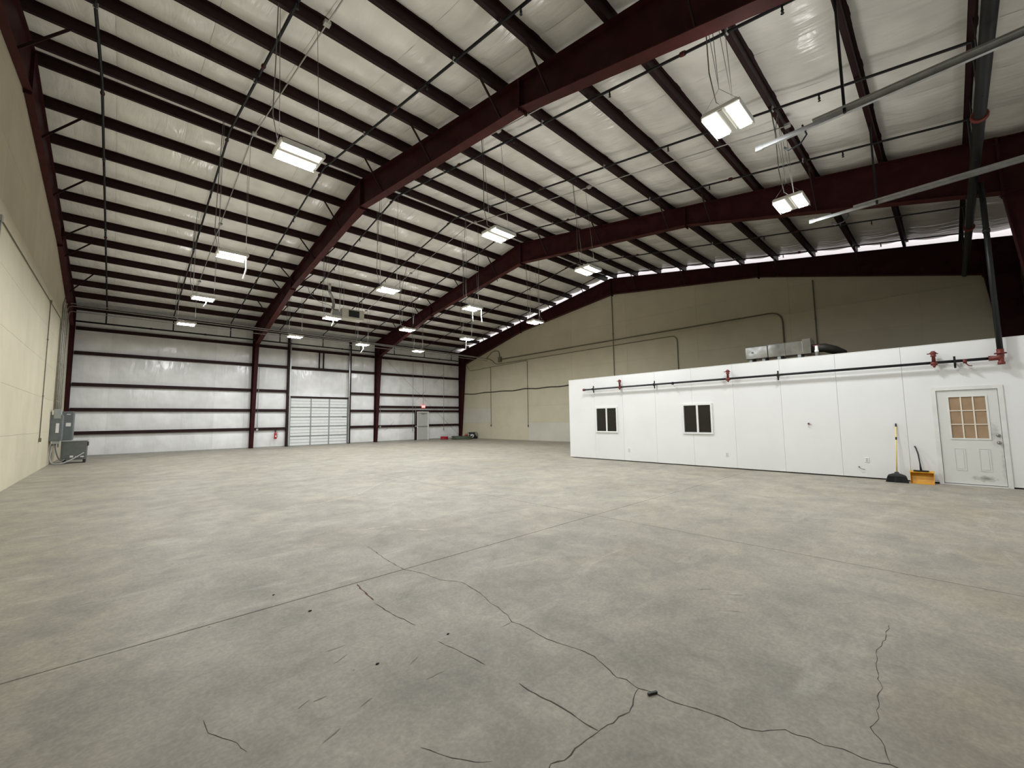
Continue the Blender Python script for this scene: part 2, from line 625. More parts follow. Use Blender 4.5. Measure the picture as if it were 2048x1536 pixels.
CR = [
    ([(2.35, 5.15), (2.28, 4.55), (2.26, 4.11), (2.35, 3.82), (2.37, 3.57), (2.49, 3.37), (2.45, 3.03), (2.39, 2.83), (2.37, 2.68), (2.33, 2.54), (2.29, 2.45), (2.31, 2.31), (2.29, 2.17), (2.3, 2.01), (2.34, 1.89), (2.35, 1.73), (2.29, 1.57), (2.26, 1.5), (2.28, 1.45), (2.26, 1.36), (2.28, 1.3), (2.29, 1.2), (2.31, 1.1), (2.34, 1.0), (2.36, 0.95), (2.35, 0.84), (2.4, 0.76), (2.49, 0.68), (2.49, 0.63), (2.51, 0.58), (2.51, 0.53), (2.54, 0.46), (2.54, 0.39), (2.56, 0.33), (2.58, 0.3), (2.58, 0.25), (2.59, 0.2), (2.62, 0.05)], 0.0075, 'crack', .006),
    ([(2.26, 1.36), (2.2, 1.34), (2.11, 1.31), (2.05, 1.29), (1.98, 1.31), (1.92, 1.31), (1.86, 1.32), (1.82, 1.33), (1.73, 1.33), (1.65, 1.34), (1.56, 1.33), (1.5, 1.36), (1.44, 1.34), (1.38, 1.35), (1.2, 1.33)], 0.0065, 'crack', .006),
    ([(1.74, 4.05), (1.72, 3.81), (1.7, 3.59)], 0.018, 'rust_crack', .008),
    ([(1.68, 3.52), (1.69, 3.24), (1.73, 2.94)], 0.008, 'crack', .006),
    ([(1.72, 2.62), (1.76, 2.38), (1.78, 2.16)], 0.008, 'crack', .006),
    ([(1.8, 1.88), (1.8, 1.79), (1.8, 1.71), (1.82, 1.64), (1.82, 1.5), (1.82, 1.41), (1.82, 1.33)], 0.009, 'crack', .005),
    ([(4.24, 0.43), (3.94, 0.43), (3.74, 0.45), (3.58, 0.44), (3.34, 0.41), (3.28, 0.39), (3.1, 0.39), (2.92, 0.37), (2.81, 0.39), (2.7, 0.33), (2.59, 0.3)], 0.004, 'crack', .008),
    ([(1.13, 1.86), (1.17, 1.77), (1.22, 1.67), (1.26, 1.61), (1.32, 1.56)], 0.004, 'crack', .006),
    ([(0.4, 2.83), (0.41, 2.7), (0.45, 2.61), (0.5, 2.52), (0.52, 2.42)], 0.004, 'crack', .006),
]
for pts, w, mt, j in CR:
    ribbon(pts, w, mt, j)

DK = [[(1.11, 3.04), (1.23, 3.04)], [(1.43, 2.5), (1.52, 2.55)], [(1.43, 2.3), (1.55, 2.29)], [(0.8, 2.22), (0.9, 2.26)], [(0.79, 2.57), (0.86, 2.6)], [(0.87, 2.57), (0.94, 2.57)], [(1.04, 2.34), (1.12, 2.37)], [(-0.2, 5.31), (-0.09, 5.35)], [(1.09, 2.86), (1.19, 2.91)], [(3.89, 1.7), (3.98, 1.62)], [(3.97, 1.47), (4.04, 1.37)], [(3.63, 1.37), (3.7, 1.26)], [(4.68, 2.24), (4.73, 2.12)], [(2.17, 2.45), (2.28, 2.45)]]
LT = [[(2.22, 8.44), (2.92, 8.5), (3.8, 8.88), (4.98, 10.15), (6.04, 10.67)], [(2.48, 6.03), (2.74, 5.95), (3.02, 5.86)], [(3.11, 5.56), (3.3, 5.27)], [(1.76, 8.24), (2.08, 8.17)]]
for p in DK:
    ribbon(p, 0.010, 'scuff_dark', .004, 'scuff_mark')
for p in LT:
    ribbon(p, 0.035, 'scuff_light', .015, 'scuff_mark')

# ================================================================== gable walls of stacked panels


def clip_ordered(poly, extra):
    for s in (1, -1):
        out = []
        f = lambda p: ZR + extra - SL * s * (p[0] - YR) - p[1]
        n = len(poly)
        for i in range(n):
            a, b = poly[i], poly[(i + 1) % n]
            fa, fb = f(a), f(b)
            if fa >= 0:
                out.append(a)
            if (fa >= 0) != (fb >= 0):
                t = fa / (fa - fb)
                out.append((a[0] + (b[0] - a[0]) * t, a[1] + (b[1] - a[1]) * t))
        poly = out
        if len(poly) < 3:
            return None
    return poly


PY = [30.33, 26.06, 21.80, 17.55, 13.30, 9.05, 4.80, 0.55, -2.03]
PZ = [0.0, 1.33, 2.56, 3.80, 5.03, 6.26, 7.5, 8.75, 10.0, 11.3]
gable = [(YF - .2, -0.3), (YB + .2, -0.3), (YB + .2, 7.85), (YR, 10.55), (YF - .2, 7.85)]
gable_low = [(y, z if z < 0 else roofz(y) - .04) for y, z in gable]
wall_left = struct(MB().prism(gable, 'x', XL - .25, XL - .012).build('wall_left', 'beige_back'),
                   'beige end wall along the left side with electrical gear', 'wall')
wall_right = struct(MB().prism(gable_low, 'x', XR + .012, XR + .25).build('wall_right', 'beige_back'),
                    'beige far end wall behind the white office', 'wall')
for wall, side in ((wall_left, -1), (wall_right, 1)):
    for i in range(len(PY) - 1):
        for j in range(len(PZ) - 1):
            g = 0.0025
            poly = clip_ordered([(PY[i + 1] + g, PZ[j] + g), (PY[i] - g, PZ[j] + g), (PY[i] - g, PZ[j + 1] - g), (PY[i + 1] + g, PZ[j + 1] - g)], 0.2 if side < 0 else -.03)
            if not poly:
                continue
            mt = 'beige'
            if side == 1 and (i, j) in ((0, 1), (2, 0)):
                mt = 'beige_pale'
            if side == -1:
                MB().prism(poly, 'x', XL - .012, XL).build('wall_panel', mt, wall)
            else:
                MB().prism(poly, 'x', XR, XR + .012).build('wall_panel', mt, wall)

# ================================================================== back and front walls
ODX0, ODX1, ODZ = 8.22, 12.10, 3.22
MDX0, MDX1, MDZ = 17.75, 18.87, 2.32
wall_back = struct(MB().box(XL - .2, XR + .2, YB + .02, YB + .22, -0.3, 7.9).build('wall_back', 'deck'),
                   'white vinyl insulated back wall with maroon girts', 'wall')
GZ = [0.02, 1.18, 2.36, 3.63, 5.24, 6.50, 7.62]
bx_edges = [XL + 1.52 * k for k in range(16)] + [XR]
for a, b in zip(bx_edges[:-1], bx_edges[1:]):
    xs = [a + 0.001 + (b - a - 0.002) * k / 6 for k in range(7)]
    zs = []
    for z0, z1 in zip(GZ[:-1], GZ[1:]):
        zs += [(z0 + (z1 - z0) * k / 8, math.sin(math.pi * k / 8)) for k in range(8)]
    zs.append((7.62, 0))
    m = MB()
    for z, bulge in zs:
        for q, x in enumerate(xs):
            e = 1 - abs(q - 3) / 3
            m.v.append((x, YB - 0.015 - 0.05 * bulge * (0.88 + 0.12 * e ** .5) + random.uniform(-.003, .003), z))
    for r in range(len(zs) - 1):
        for q in range(6):
            m.face([r * 7 + q, r * 7 + q + 1, (r + 1) * 7 + q + 1, (r + 1) * 7 + q], True)
    m.build('insulation_blanket', 'vinyl_wall', wall_back)
MB().box(XL, XR, YB - .045, YB - .005, 0.0, 0.05).build('base_angle', 'galv_dull', wall_back)

wall_front = struct(MB().box(XL - .2, XR + .2, YF - .22, YF, -0.3, 7.9).build('wall_front', 'vinyl_wall'),
                    'white front wall behind the viewpoint', 'wall')

# ================================================================== ceiling
NEAR = [13.80, 12.36, 10.90, 9.45, 8.00, 6.55, 5.10, 3.67, 2.22, 0.76, -0.71]
FAR = [2 * YR - y for y in NEAR]
ZI = PD + 0.012
deck = MB()
for s in (1, -1):
    ye = YR + s * 16.4
    n = len(deck.v)
    z0, z1 = ZR + ZI + .10, ZR + ZI + .10 - SL * 16.4
    X0, X1 = XL - .25, 21.92
    deck.v += [(X0, YR, z0), (X1, YR, z0), (X1, ye, z1), (X0, ye, z1)]
    deck.face([n, n + 1, n + 2, n + 3])
ceiling = struct(deck.build('ceiling', 'deck'), 'sloped roof lined with white vinyl insulation', 'ceiling')
seams = [XL + 1.52 * k for k in range(16)]
seams[-1] = 21.90
for s, PL in ((1, FAR), (-1, NEAR)):
    ysup = [YR] + PL + [YB - .02 if s == 1 else YF + .02]
    samples = []
    for y0, y1 in zip(ysup[:-1], ysup[1:]):
        n = 3 if abs(y1 - y0) < 0.6 else 8
        samples += [(y0 + (y1 - y0) * k / n, math.sin(math.pi * k / n) * min(1, abs(y1 - y0) / 1.4)) for k in range(n)]
    samples.append((ysup[-1], 0))
    for a, b in zip(seams[:-1], seams[1:]):
        last = b == seams[-1]
        m = MB()
        ph = random.random() * 6
        for (y, sag) in samples:
            for q in range(7):
                t = q / 6
                e = math.sin(math.pi * t) ** .6 if 0 < t < 1 else 0
                bb = b + (0.20 * sag + .04 * math.sin(y * 2.3) if last else 0)
                x = a + .002 + (bb - a - .004) * t
                dz = sag * (0.04 + 0.038 * e) + (0.025 * sag if last and q == 6 else 0)
                m.v.append((x, y, ZR + ZI - SL * abs(y - YR) - dz + random.uniform(-.004, .004) * sag))
        for r in range(len(samples) - 1):
            for q in range(6):
                m.face([r * 7 + q, r * 7 + q + 1, (r + 1) * 7 + q + 1, (r + 1) * 7 + q], True)
        m.build('insulation_blanket', 'vinyl', ceiling)
    # daylight strip along the far gable, under translucent sheet
    for y0, y1 in zip(ysup[:-1], ysup[1:]):
        if abs(y1 - y0) < .6:
            continue
        m = MB()
        m.v = [(XR + .05, y0, roofz(y0) - .12), (XR + .05, y1, roofz(y1) - .12), (XR + .05, y1, roofz(y1) + ZI + .05), (XR + .05, y0, roofz(y0) + ZI + .05)]
        m.face([0, 1, 2, 3])
        m.build('translucent_closure', 'skylight', ceiling)
        m = MB()
        m.v = [(21.88, y0, roofz(y0) + ZI + .05), (XR + .05, y0, roofz(y0) + ZI + .05), (XR + .05, y1, roofz(y1) + ZI + .05), (21.88, y1, roofz(y1) + ZI + .05)]
        m.face([0, 1, 2, 3])
        m.build('translucent_strip', 'skylight', ceiling)

# ================================================================== rigid frames


def i_section(m_web, m_top, m_bot, x, top, bot, fw, tf=0.016, tw=0.010):
    """Tapered I: web between two polylines (y,z) and a flange plate along each."""
    poly = top + bot[::-1]
    m_web.prism(poly, 'x', x - tw / 2, x + tw / 2)
    for m, line, s in ((m_top, top, -1), (m_bot, bot, 1)):
        for a, b in zip(line[:-1], line[1:]):
            d = Vector((b[0] - a[0], b[1] - a[1])).normalized()
            nrm = Vector((-d.y, d.x))
            q = [a, b, (b[0] + nrm.x * tf, b[1] + nrm.y * tf), (a[0] + nrm.x * tf, a[1] + nrm.y * tf)]
            if nrm.y < 0:
                q = [a, b, (b[0] - nrm.x * tf, b[1] - nrm.y * tf), (a[0] - nrm.x * tf, a[1] - nrm.y * tf)]
            m.prism(q, 'x', x - fw / 2, x + fw / 2)


BRACE_Y = [5.10, 6.55, 9.45, 12.36, 2.22]
frame_labels = [
    'maroon steel frame fixed against the beige left wall',
    'maroon steel frame between left wall and overhead door, rafter crossing overhead',
    'maroon steel frame between overhead door and grey exit door',
    'maroon steel frame against the far beige wall above the office']
for fi, fx in enumerate(FX):
    fr = empty('rigid_frame', (fx, YB, 0), frame_labels[fi], 'steel frame', 'rigid steel frames')
    fw = 0.14 if fi == 0 else 0.25
    cw = 0.14 if fi == 0 else 0.20
    for s in (1, -1):
        Y = lambda d: YR + s * d
        T = lambda d: ZR - SL * d
        # rafter
        top = [(Y(0), T(0)), (Y(8.2), T(8.2)), (Y(15.28), T(15.28))]
        bot = [(Y(0), 9.32), (Y(8.2), 8.29), (Y(15.28), 6.50)]
        w, ft, fb = MB(), MB(), MB()
        top_in = [(y, z - .016) for y, z in top]
        i_section(w, MB(), MB(), fx, top_in, bot, fw)
        for a, b in zip(top[:-1], top[1:]):
            w.prism([(a[0], a[1] - .016), (b[0], b[1] - .016), (b[0], b[1] - .001), (a[0], a[1] - .001)], 'x', fx - fw / 2, fx + fw / 2)
        for a, b in zip(bot[:-1], bot[1:]):
            fb.prism([a, b, (b[0], b[1] - .018), (a[0], a[1] - .018)], 'x', fx - fw / 2, fx + fw / 2)
        raf = w.build('rafter', 'maroon', fr)
        fb.build('bottom_flange', 'maroon_flange', raf)
        # column
        c = MB()
        c.prism([(Y(16.10), 0.02), (Y(16.10), T(16.1) - .02), (Y(15.30), T(15.3) - .02), (Y(15.30), 6.50), (Y(15.90), 0.02)], 'x', fx - .006, fx + .006)
        c.prism([(Y(16.10), 0.02), (Y(16.12), 0.02), (Y(16.12), T(16.12) - .02), (Y(16.10), T(16.1) - .02)], 'x', fx - cw / 2, fx + cw / 2)
        c.prism([(Y(15.28), 6.50), (Y(15.88), 0.02), (Y(15.90), 0.02), (Y(15.30), 6.50)], 'x', fx - cw / 2, fx + cw / 2)
        c.box(fx - cw / 2, fx + cw / 2, Y(15.30), Y(16.10), 6.44, 6.46)
        c.prism([(Y(15.30), T(15.3) - .02), (Y(16.12), T(16.12) - .02), (Y(16.12), T(16.12) - .001), (Y(15.30), T(15.3) - .001)], 'x', fx - cw / 2, fx + cw / 2)
        col_ = c.build('column', 'maroon', fr)
        MB().box(fx - cw / 2 - .02, fx + cw / 2 + .02, Y(15.84), Y(16.13), 0.0, 0.02).build('base_plate', 'maroon', col_)
        # end plates with bolts
        for d, zb in ((8.2, 8.29), (15.29, 6.50)):
            MB().box(fx - fw / 2, fx + fw / 2, Y(d) - .02, Y(d) + .02, zb - .09, T(d) - .005).build('splice_plate', 'maroon', fr)
            mb = MB()
            for bz in (zb - .06, zb + .06, zb + .14, T(d) - .12):
                for bxx in (-.05, .05):
                    mb.lathe((fx + bxx, Y(d) - .045, bz), (0, 1, 0), [(0, .014), (.09, .014)], 6)
            mb.build('bolts', 'maroon_flange', fr)['kind'] = 'stuff'
        # flange braces
        for by in BRACE_Y:
            d = YR - by
            yb_ = Y(d)
            zb = 9.32 + (8.29 - 9.32) * d / 8.2 if d < 8.2 else 8.29 + (6.5 - 8.29) * (d - 8.2) / 7.08
            for sx in (-1, 1):
                if (fi == 0 and sx < 0) or (fi == 3 and sx > 0):
                    continue
                MB().bar((fx + sx * (fw / 2 - .03), yb_, zb + .01), (fx + sx * .80, yb_, roofz(yb_) + .06), .05, .006 + .02, (0, 1, 0)).build('flange_brace', 'purlin', fr)
    pk = MB().box(fx - fw / 2, fx + fw / 2, YR - .02, YR + .02, 9.22, ZR - .005)
    pk.build('peak_plate', 'maroon', fr)

# ================================================================== purlins, eave strut


def zee(m, y, z, x0, x1, s, d=PD, f=0.085, t=0.006):
    """Z purlin: web, top flange towards the front, bottom flange towards the back, small lips."""
    m.box(x0, x1, y - t / 2, y + t / 2, z, z + d)
    m.box(x0, x1, y, y - s * f, z, z + t)
    m.box(x0, x1, y - s * f, y - s * (f - t), z, z + .02)
    m.box(x0, x1, y, y + s * f, z + d - t, z + d)


for s, PL, nm in ((1, FAR, 'far'), (-1, NEAR, 'near')):
    for k, y in enumerate(PL):
        m = MB()
        zee(m, y, roofz(y), XL, XR, -1)
        lab = ('dark maroon ridge purlin on the %s side of the roof peak' % ('back wall' if s == 1 else 'viewer') if k == 0 else
               'dark maroon roof purlin, %s down from the ridge on the %s slope' % (ORD[k - 1], 'back' if s == 1 else 'front'))
        tag(m.build('roof_purlin', 'purlin'), lab, 'purlin', 'roof purlins')
m = MB().box(XL, XR, YB - .17, YB - .02, 7.44, 7.62)
tag(m.build('eave_strut', 'purlin'), 'dark maroon eave strut where back wall meets roof', 'strut')

# ================================================================== wall girts


def girt(x0, x1, z, label, h=0.17):
    y0, y1 = YB - .20, YB - .07
    m = MB()
    m.box(x0, x1, y0, y0 + .012, z - h / 2, z + h / 2)
    m.box(x0, x1, y0 + .012, y1, z - h / 2, z - h / 2 + .012)
    m.box(x0, x1, y0 + .012, y1, z + h / 2 - .012, z + h / 2)
    tag(m.build('wall_girt', 'purlin'), label, 'girt', 'back wall girts')


gn = ['lowest', 'second', 'third', 'fourth', 'topmost']
f1, f2, f3 = FX[1], FX[2], FX[3]
for k, z in enumerate([1.18, 2.36, 3.63, 5.24, 6.50]):
    w = gn[k]
    girt(FX[0] + .1, f1 - .1, z, '%s maroon girt of the back wall left of the overhead door frame, beside the transformer' % w)
    girt(f1 + .1, 8.0, z, '%s maroon girt in the narrow back wall strip left of the overhead door' % w)
    girt(12.26, f2 - .1, z, '%s maroon girt in the narrow back wall strip right of the overhead door' % w)
    if k >= 3:
        girt(8.22, 12.12, z, '%s maroon girt spanning above the overhead door' % ('lower' if k == 3 else 'upper'))
    if k == 0:
        girt(f2 + .1, 17.60, z, 'lowest maroon girt left of the grey exit door')
        girt(18.93, f3 - .1, z, 'lowest maroon girt right of the grey exit door')
    else:
        girt(f2 + .1, f3 - .1, z, {1: 'maroon girt directly on top of the grey exit door frame', 2: 'maroon girt crossing where the diagonal brace rods meet',
                                  3: 'maroon girt second from top in the exit door bay', 4: 'topmost maroon girt in the exit door bay'}[k])
girt(f2 + .1, f3 - .1, 2.68, 'maroon girt behind the red exit sign')

for x, lab, z1 in ((8.06, 'dark steel jamb post left of the overhead door', 7.45), (12.20, 'dark steel jamb post right of the overhead door', 7.45), (17.67, 'dark steel jamb post left of the grey exit door', 2.28)):
    m = MB().box(x - .06, x + .06, YB - .26, YB - .245, 0, z1)
    m.box(x - .06, x - .048, YB - .245, YB - .07, 0, z1)
    m.box(x + .048, x + .06, YB - .245, YB - .07, 0, z1)
    tag(m.build('jamb_post', 'purlin'), lab, 'post')
for x, lab in ((10.02, 'left of two short dark posts above the overhead door'), (10.30, 'right of two short dark posts above the overhead door')):
    m = MB().box(x - .03, x + .03, YB - .23, YB - .215, 5.32, 6.42)
    m.box(x - .03, x - .02, YB - .215, YB - .10, 5.32, 6.42)
    tag(m.build('spring_post', 'purlin'), lab, 'post', 'short posts above the overhead door')

# diagonal brace rods
for p, q, lab in (((14.35, YB - .06, 7.0), (22.05, YB - .06, 0.30), 'thin steel brace rod falling to the right across exit door bay'),
                  ((22.05, YB - .045, 7.0), (14.35, YB - .045, 0.25), 'thin steel brace rod falling to the left across exit door bay')):
    tag(MB().tube([p, q], .010, 6).build('brace_rod', 'galv_dull'), lab, 'brace rod', 'back wall brace rods')

# ================================================================== overhead door (door_3)
d3 = struct(empty('door_3', (10.16, YB - .1, 0)), 'closed white sectional overhead door in the back wall', 'overhead door')
nsec = 5
hs = ODZ / nsec
for k in range(nsec):
    z0 = k * hs
    sec = MB().box(ODX0, ODX1, YB - .13, YB - .09, z0 + .006, z0 + hs - .006).build('door_section', 'od_panel', d3)
    for zz, hh in ((z0 + .02, .035), (z0 + hs - .02, .035)):
        MB().box(ODX0, ODX1, YB - .145, YB - .131, zz - hh / 2, zz + hh / 2).build('section_rail', 'od_rib', sec)
    for t in (1 / 3, 2 / 3):
        MB().box(ODX0, ODX1, YB - .14, YB - .131, z0 + hs * t - .012, z0 + hs * t + .012).build('rib', 'galv_dull', sec)
    for x in (ODX0 + .03, 9.56, 10.78, ODX1 - .03):
        MB().box(x - .035, x + .035, YB - .155, YB - .132, z0 + .01, z0 + hs - .01).build('stile', 'od_rib', sec)
MB().box(ODX1 - .42, ODX1 - .1, YB - .165, YB - .146, 1.90, 1.94).build('slide_bolt', 'black', d3)
MB().box(8.1, 12.15, YB - .24, YB - .10, ODZ + .01, ODZ + .10).build('header', 'purlin', d3)
for x in (8.17, 12.12):
    m = MB().box(x - .03, x + .03, YB - .30, YB - .285, .05, 7.1)
    m.box(x - .03, x - .022, YB - .285, YB - .24, .05, 7.1)
    m.build('vertical_track', 'galv', d3)

# ================================================================== exit door (door_2)
d2 = struct(empty('door_2', (18.31, YB - .1, 0)), 'grey steel exit door with push bar in back wall', 'door')
m = MB().box(MDX0, MDX0 + .08, YB - .24, YB - .08, 0, MDZ)
m.box(MDX1 - .08, MDX1, YB - .24, YB - .08, 0, MDZ)
m.box(MDX0 + .08, MDX1 - .08, YB - .24, YB - .08, MDZ - .08, MDZ)
m.build('door_frame', 'white', d2)
slab = MB().chamfer_box(MDX0 + .085, MDX1 - .085, YB - .17, YB - .12, .01, MDZ - .085, .004).build('door_leaf', 'steel_door', d2)
m = MB().box(MDX0 + .14, MDX1 - .14, YB - .215, YB - .172, 1.07, 1.14)
m.build('push_bar', 'galv_dull', slab)
m = MB().box(18.22, 18.46, YB - .23, YB - .172, 2.10, 2.17)
m.bar((18.46, YB - .23, 2.18), (18.66, YB - .22, 2.20), .03, .012)
m.bar((18.46, YB - .23, 2.18), (18.05, YB - .22, 2.20), .03, .012)
m.build('door_closer', 'galv_dull', slab)

# exit sign
ex = empty('exit_sign', (18.34, YB - .24, 2.66), 'lit red exit sign above the grey steel door', 'exit sign')
MB().chamfer_box(18.18, 18.50, YB - .27, YB - .21, 2.62, 2.84, .008).build('sign_box', 'exit_red', ex)
txt = bpy.data.curves.new('exit_text', 'FONT')
txt.body = 'EXIT'
txt.size = 0.155
txt.align_x = 'CENTER'
txt.align_y = 'CENTER'
txt.extrude = 0.003
to = bpy.data.objects.new('exit_text', txt)
COL.objects.link(to)
bpy.context.view_layer.update()
tme = bpy.data.meshes.new_from_object(to.evaluated_get(bpy.context.evaluated_depsgraph_get()))
bpy.data.objects.remove(to)
tme.transform(Matrix.Translation((18.34, YB - .272, 2.73)) @ Matrix.Rotation(math.radians(90), 4, 'X'))
tme.materials.clear()
tme.materials.append(M['exit_letters'])
link('letters', tme, ex)

# ================================================================== office
OPEN = (-0.70, 0.215, 2.075)       # door opening y0, y1, height
woff = struct(MB().prism([(YF, 0.02), (OPEN[0], 0.02), (OPEN[0], OPEN[2]), (OPEN[1], OPEN[2]), (OPEN[1], 0.02), (YO - .01, 0.02), (YO - .01, ZO - .03), (YF, ZO - .03)], 'x', XO + .032, XO + .11).build('wall_office', 'office_gap'),
              'white panelled office wall with two windows and a door', 'wall')
pyy = [YO, 9.52, 8.27, 7.00, 5.73, 4.48, 3.24, 1.99, 0.74]
for a, b in zip(pyy[:-1], pyy[1:]):
    MB().chamfer_box(XO, XO + .03, b + .002, a - .002, 0.03, ZO, .0015).build('wall_panel', 'office', woff)
MB().prism([(YF, .03), (OPEN[0], .03), (OPEN[0], OPEN[2]), (OPEN[1], OPEN[2]), (OPEN[1], .03), (0.74 - .002, .03), (0.74 - .002, ZO), (YF, ZO)], 'x', XO, XO + .03).build('wall_panel', 'office', woff)
MB().box(XO - .004, XO + .12, YF, YO, ZO + .001, ZO + .012).build('top_cap', 'white', woff)
MB().box(XO + .12, XR - .05, YO - .12, YO, 0, ZO).build('end_wall', 'office', woff)
MB().box(XO + .12, XR - .05, YF, YO - .12, ZO - .12, ZO - .02).build('roof_deck', 'office_roof', woff)

for wi, (y0, y1, lab) in enumerate(((8.50, 9.47, 'white sliding window at the far end of the office wall'), (5.11, 6.06, 'white sliding window in the middle of the office wall'))):
    wn = struct(empty('window_%d' % (wi + 1), (XO, (y0 + y1) / 2, 1.02)), lab, 'window')
    z0, z1, t = 1.02, 1.99, .055
    m = MB().box(XO - .035, XO - .001, y0, y0 + t, z0, z1)
    m.box(XO - .035, XO - .001, y1 - t, y1, z0, z1)
    m.box(XO - .035, XO - .001, y0 + t, y1 - t, z0, z0 + t)
    m.box(XO - .035, XO - .001, y0 + t, y1 - t, z1 - t, z1)
    m.build('window_frame', 'white', wn)
    ym = (y0 + y1) / 2 - .01
    MB().box(XO - .032, XO - .001, ym - .03, ym + .03, z0 + t, z1 - t).build('meeting_rail', 'white', wn)
    MB().box(XO - .012, XO - .002, y0 + t, ym - .03, z0 + t, z1 - t).build('pane', 'glass_dark', wn)
    MB().box(XO - .012, XO - .002, ym + .03, y1 - t, z0 + t, z1 - t).build('pane', 'glass_dark', wn)
    m = MB()
    ya_, yb_ = ym + .032, y1 - t - .002
    m.box(XO - .022, XO - .013, yb_ - .03, yb_, z0 + t, z1 - t)
    m.box(XO - .022, XO - .013, ya_, yb_ - .03, z0 + t, z0 + t + .022)
    m.box(XO - .022, XO - .013, ya_, yb_ - .03, z1 - t - .022, z1 - t)
    m.build('screen_frame', 'screen', wn)

# door_1
d1 = struct(empty('door_1', (XO, -.25, 0)), 'scuffed white office door with nine small panes', 'door')
dy0, dy1, dz1 = OPEN[0] + .006, OPEN[1] - .006, OPEN[2] - .006
DXF = XO + .006
leaf = MB()
GY = [-.515, .025]
GZ2 = [1.02, 1.92]
leaf.box(DXF, DXF + .024, dy0, GY[0], .035, dz1)
leaf.box(DXF, DXF + .024, GY[1], dy1, .035, dz1)
leaf.box(DXF, DXF + .024, GY[0], GY[1], .035, GZ2[0])
leaf.box(DXF, DXF + .024, GY[0], GY[1], GZ2[1], dz1)
lf = leaf.build('door_leaf', 'door_white', d1)
for (a, b) in ((-.15, .02), (-.51, -.34)):
    m = MB()
    w = .012
    for yy0, yy1, zz0, zz1 in ((a, b, .32, .32 + w), (a, b, .80 - w, .80), (a, a + w, .32 + w, .80 - w), (b - w, b, .32 + w, .80 - w)):
        m.box(DXF - .006, DXF, yy0, yy1, zz0, zz1)
    m.chamfer_box(DXF - .005, DXF + .002, a + .03, b - .03, .35, .77, .002)
    m.build('raised_panel', 'door_white', lf)
m = MB()
for yy0, yy1, zz0, zz1 in ((GY[0] - .03, GY[1] + .03, GZ2[0] - .03, GZ2[0]), (GY[0] - .03, GY[1] + .03, GZ2[1], GZ2[1] + .03), (GY[0] - .03, GY[0], GZ2[0], GZ2[1]), (GY[1], GY[1] + .03, GZ2[0], GZ2[1])):
    m.box(DXF - .012, DXF, yy0, yy1, zz0, zz1)
m.build('lite_frame', 'casing', d1)
gw, gh = (GY[1] - GY[0]) / 3, (GZ2[1] - GZ2[0]) / 3
for i in range(3):
    for j in range(3):
        MB().box(DXF + .010, DXF + .016, GY[0] + i * gw, GY[0] + (i + 1) * gw, GZ2[0] + j * gh, GZ2[0] + (j + 1) * gh).build('pane', 'tan', d1)
for i in (1, 2):
    MB().box(DXF - .004, DXF + .0095, GY[0] + i * gw - .011, GY[0] + i * gw + .011, GZ2[0], GZ2[1]).build('muntin', 'muntin', d1)
    MB().box(DXF - .005, DXF + .009, GY[0], GY[1], GZ2[0] + i * gh - .009, GZ2[0] + i * gh + .009).build('muntin', 'muntin', d1)
m = MB()
m.box(XO - .02, XO - .0005, OPEN[1], OPEN[1] + .075, 0.0, OPEN[2] + .075)
m.box(XO - .02, XO - .0005, OPEN[0] - .075, OPEN[0], 0.0, OPEN[2] + .075)
m.box(XO - .02, XO - .0005, OPEN[0], OPEN[1], OPEN[2], OPEN[2] + .075)
m.build('casing', 'casing', d1)
MB().box(XO - .05, XO + .03, OPEN[0], OPEN[1], 0.002, .022).build('threshold', 'casing', d1)
MB().lathe((DXF - .03, -.645, 1.085), (1, 0, 0), [(0, .018), (.012, .03), (.03, .032)]).build('deadbolt', 'chrome', d1)
MB().lathe((DXF - .075, -.645, .935), (1, 0, 0), [(0, .012), (.006, .026), (.03, .03), (.042, .014), (.062, .014), (.066, .034), (.075, .034)]).build('door_knob', 'chrome', d1)

# outlets and small fittings on the office wall
for k, (y, z, lab) in enumerate(((8.08, .41, 'white wall outlet below the far office window'), (4.75, .42, 'white wall outlet near the middle office window'), (1.51, .45, 'white wall outlet left of the leaning broom'))):
    r = empty('wall_outlet', (XO, y, z), lab, 'outlet', 'office wall outlets')
    MB().chamfer_box(XO - .010, XO - .0005, y - .04, y + .04, z - .06, z + .06, .003).build('cover_plate', 'white', r)
    for dz in (-.022, .022):
        MB().box(XO - .0115, XO - .0101, y - .014, y + .014, z + dz - .012, z + dz + .012).build('socket', 'elec_light', r)
r = empty('wire_stub', (XO, 1.66, .26), 'loose dark wire stub poking from office wall beside outlet', 'wire')
MB().tube([(XO - .003, 1.67, .27), (XO - .03, 1.68, .275), (XO - .04, 1.62, .23), (XO - .03, 1.56, .22)], .006, 6).build('wire', 'cable', r)
MB().lathe((XO - .008, 1.67, .27), (1, 0, 0), [(0, .012), (.0075, .016)], 8).build('grommet', 'black', r)
r = empty('wall_hook', (XO, 2.64, 1.34), 'small dark red hook on the blank office wall', 'hook')
MB().lathe((XO - .05, 2.64, 1.34), (1, 0, 0), [(0, .022), (.02, .026), (.03, .012), (.0495, .012)], 10).build('stem', 'red_iron', r)
MB().tube([(XO - .04, 2.64, 1.34), (XO - .05, 2.60, 1.325), (XO - .05, 2.57, 1.32)], .007, 6).build('prong', 'cable', r)

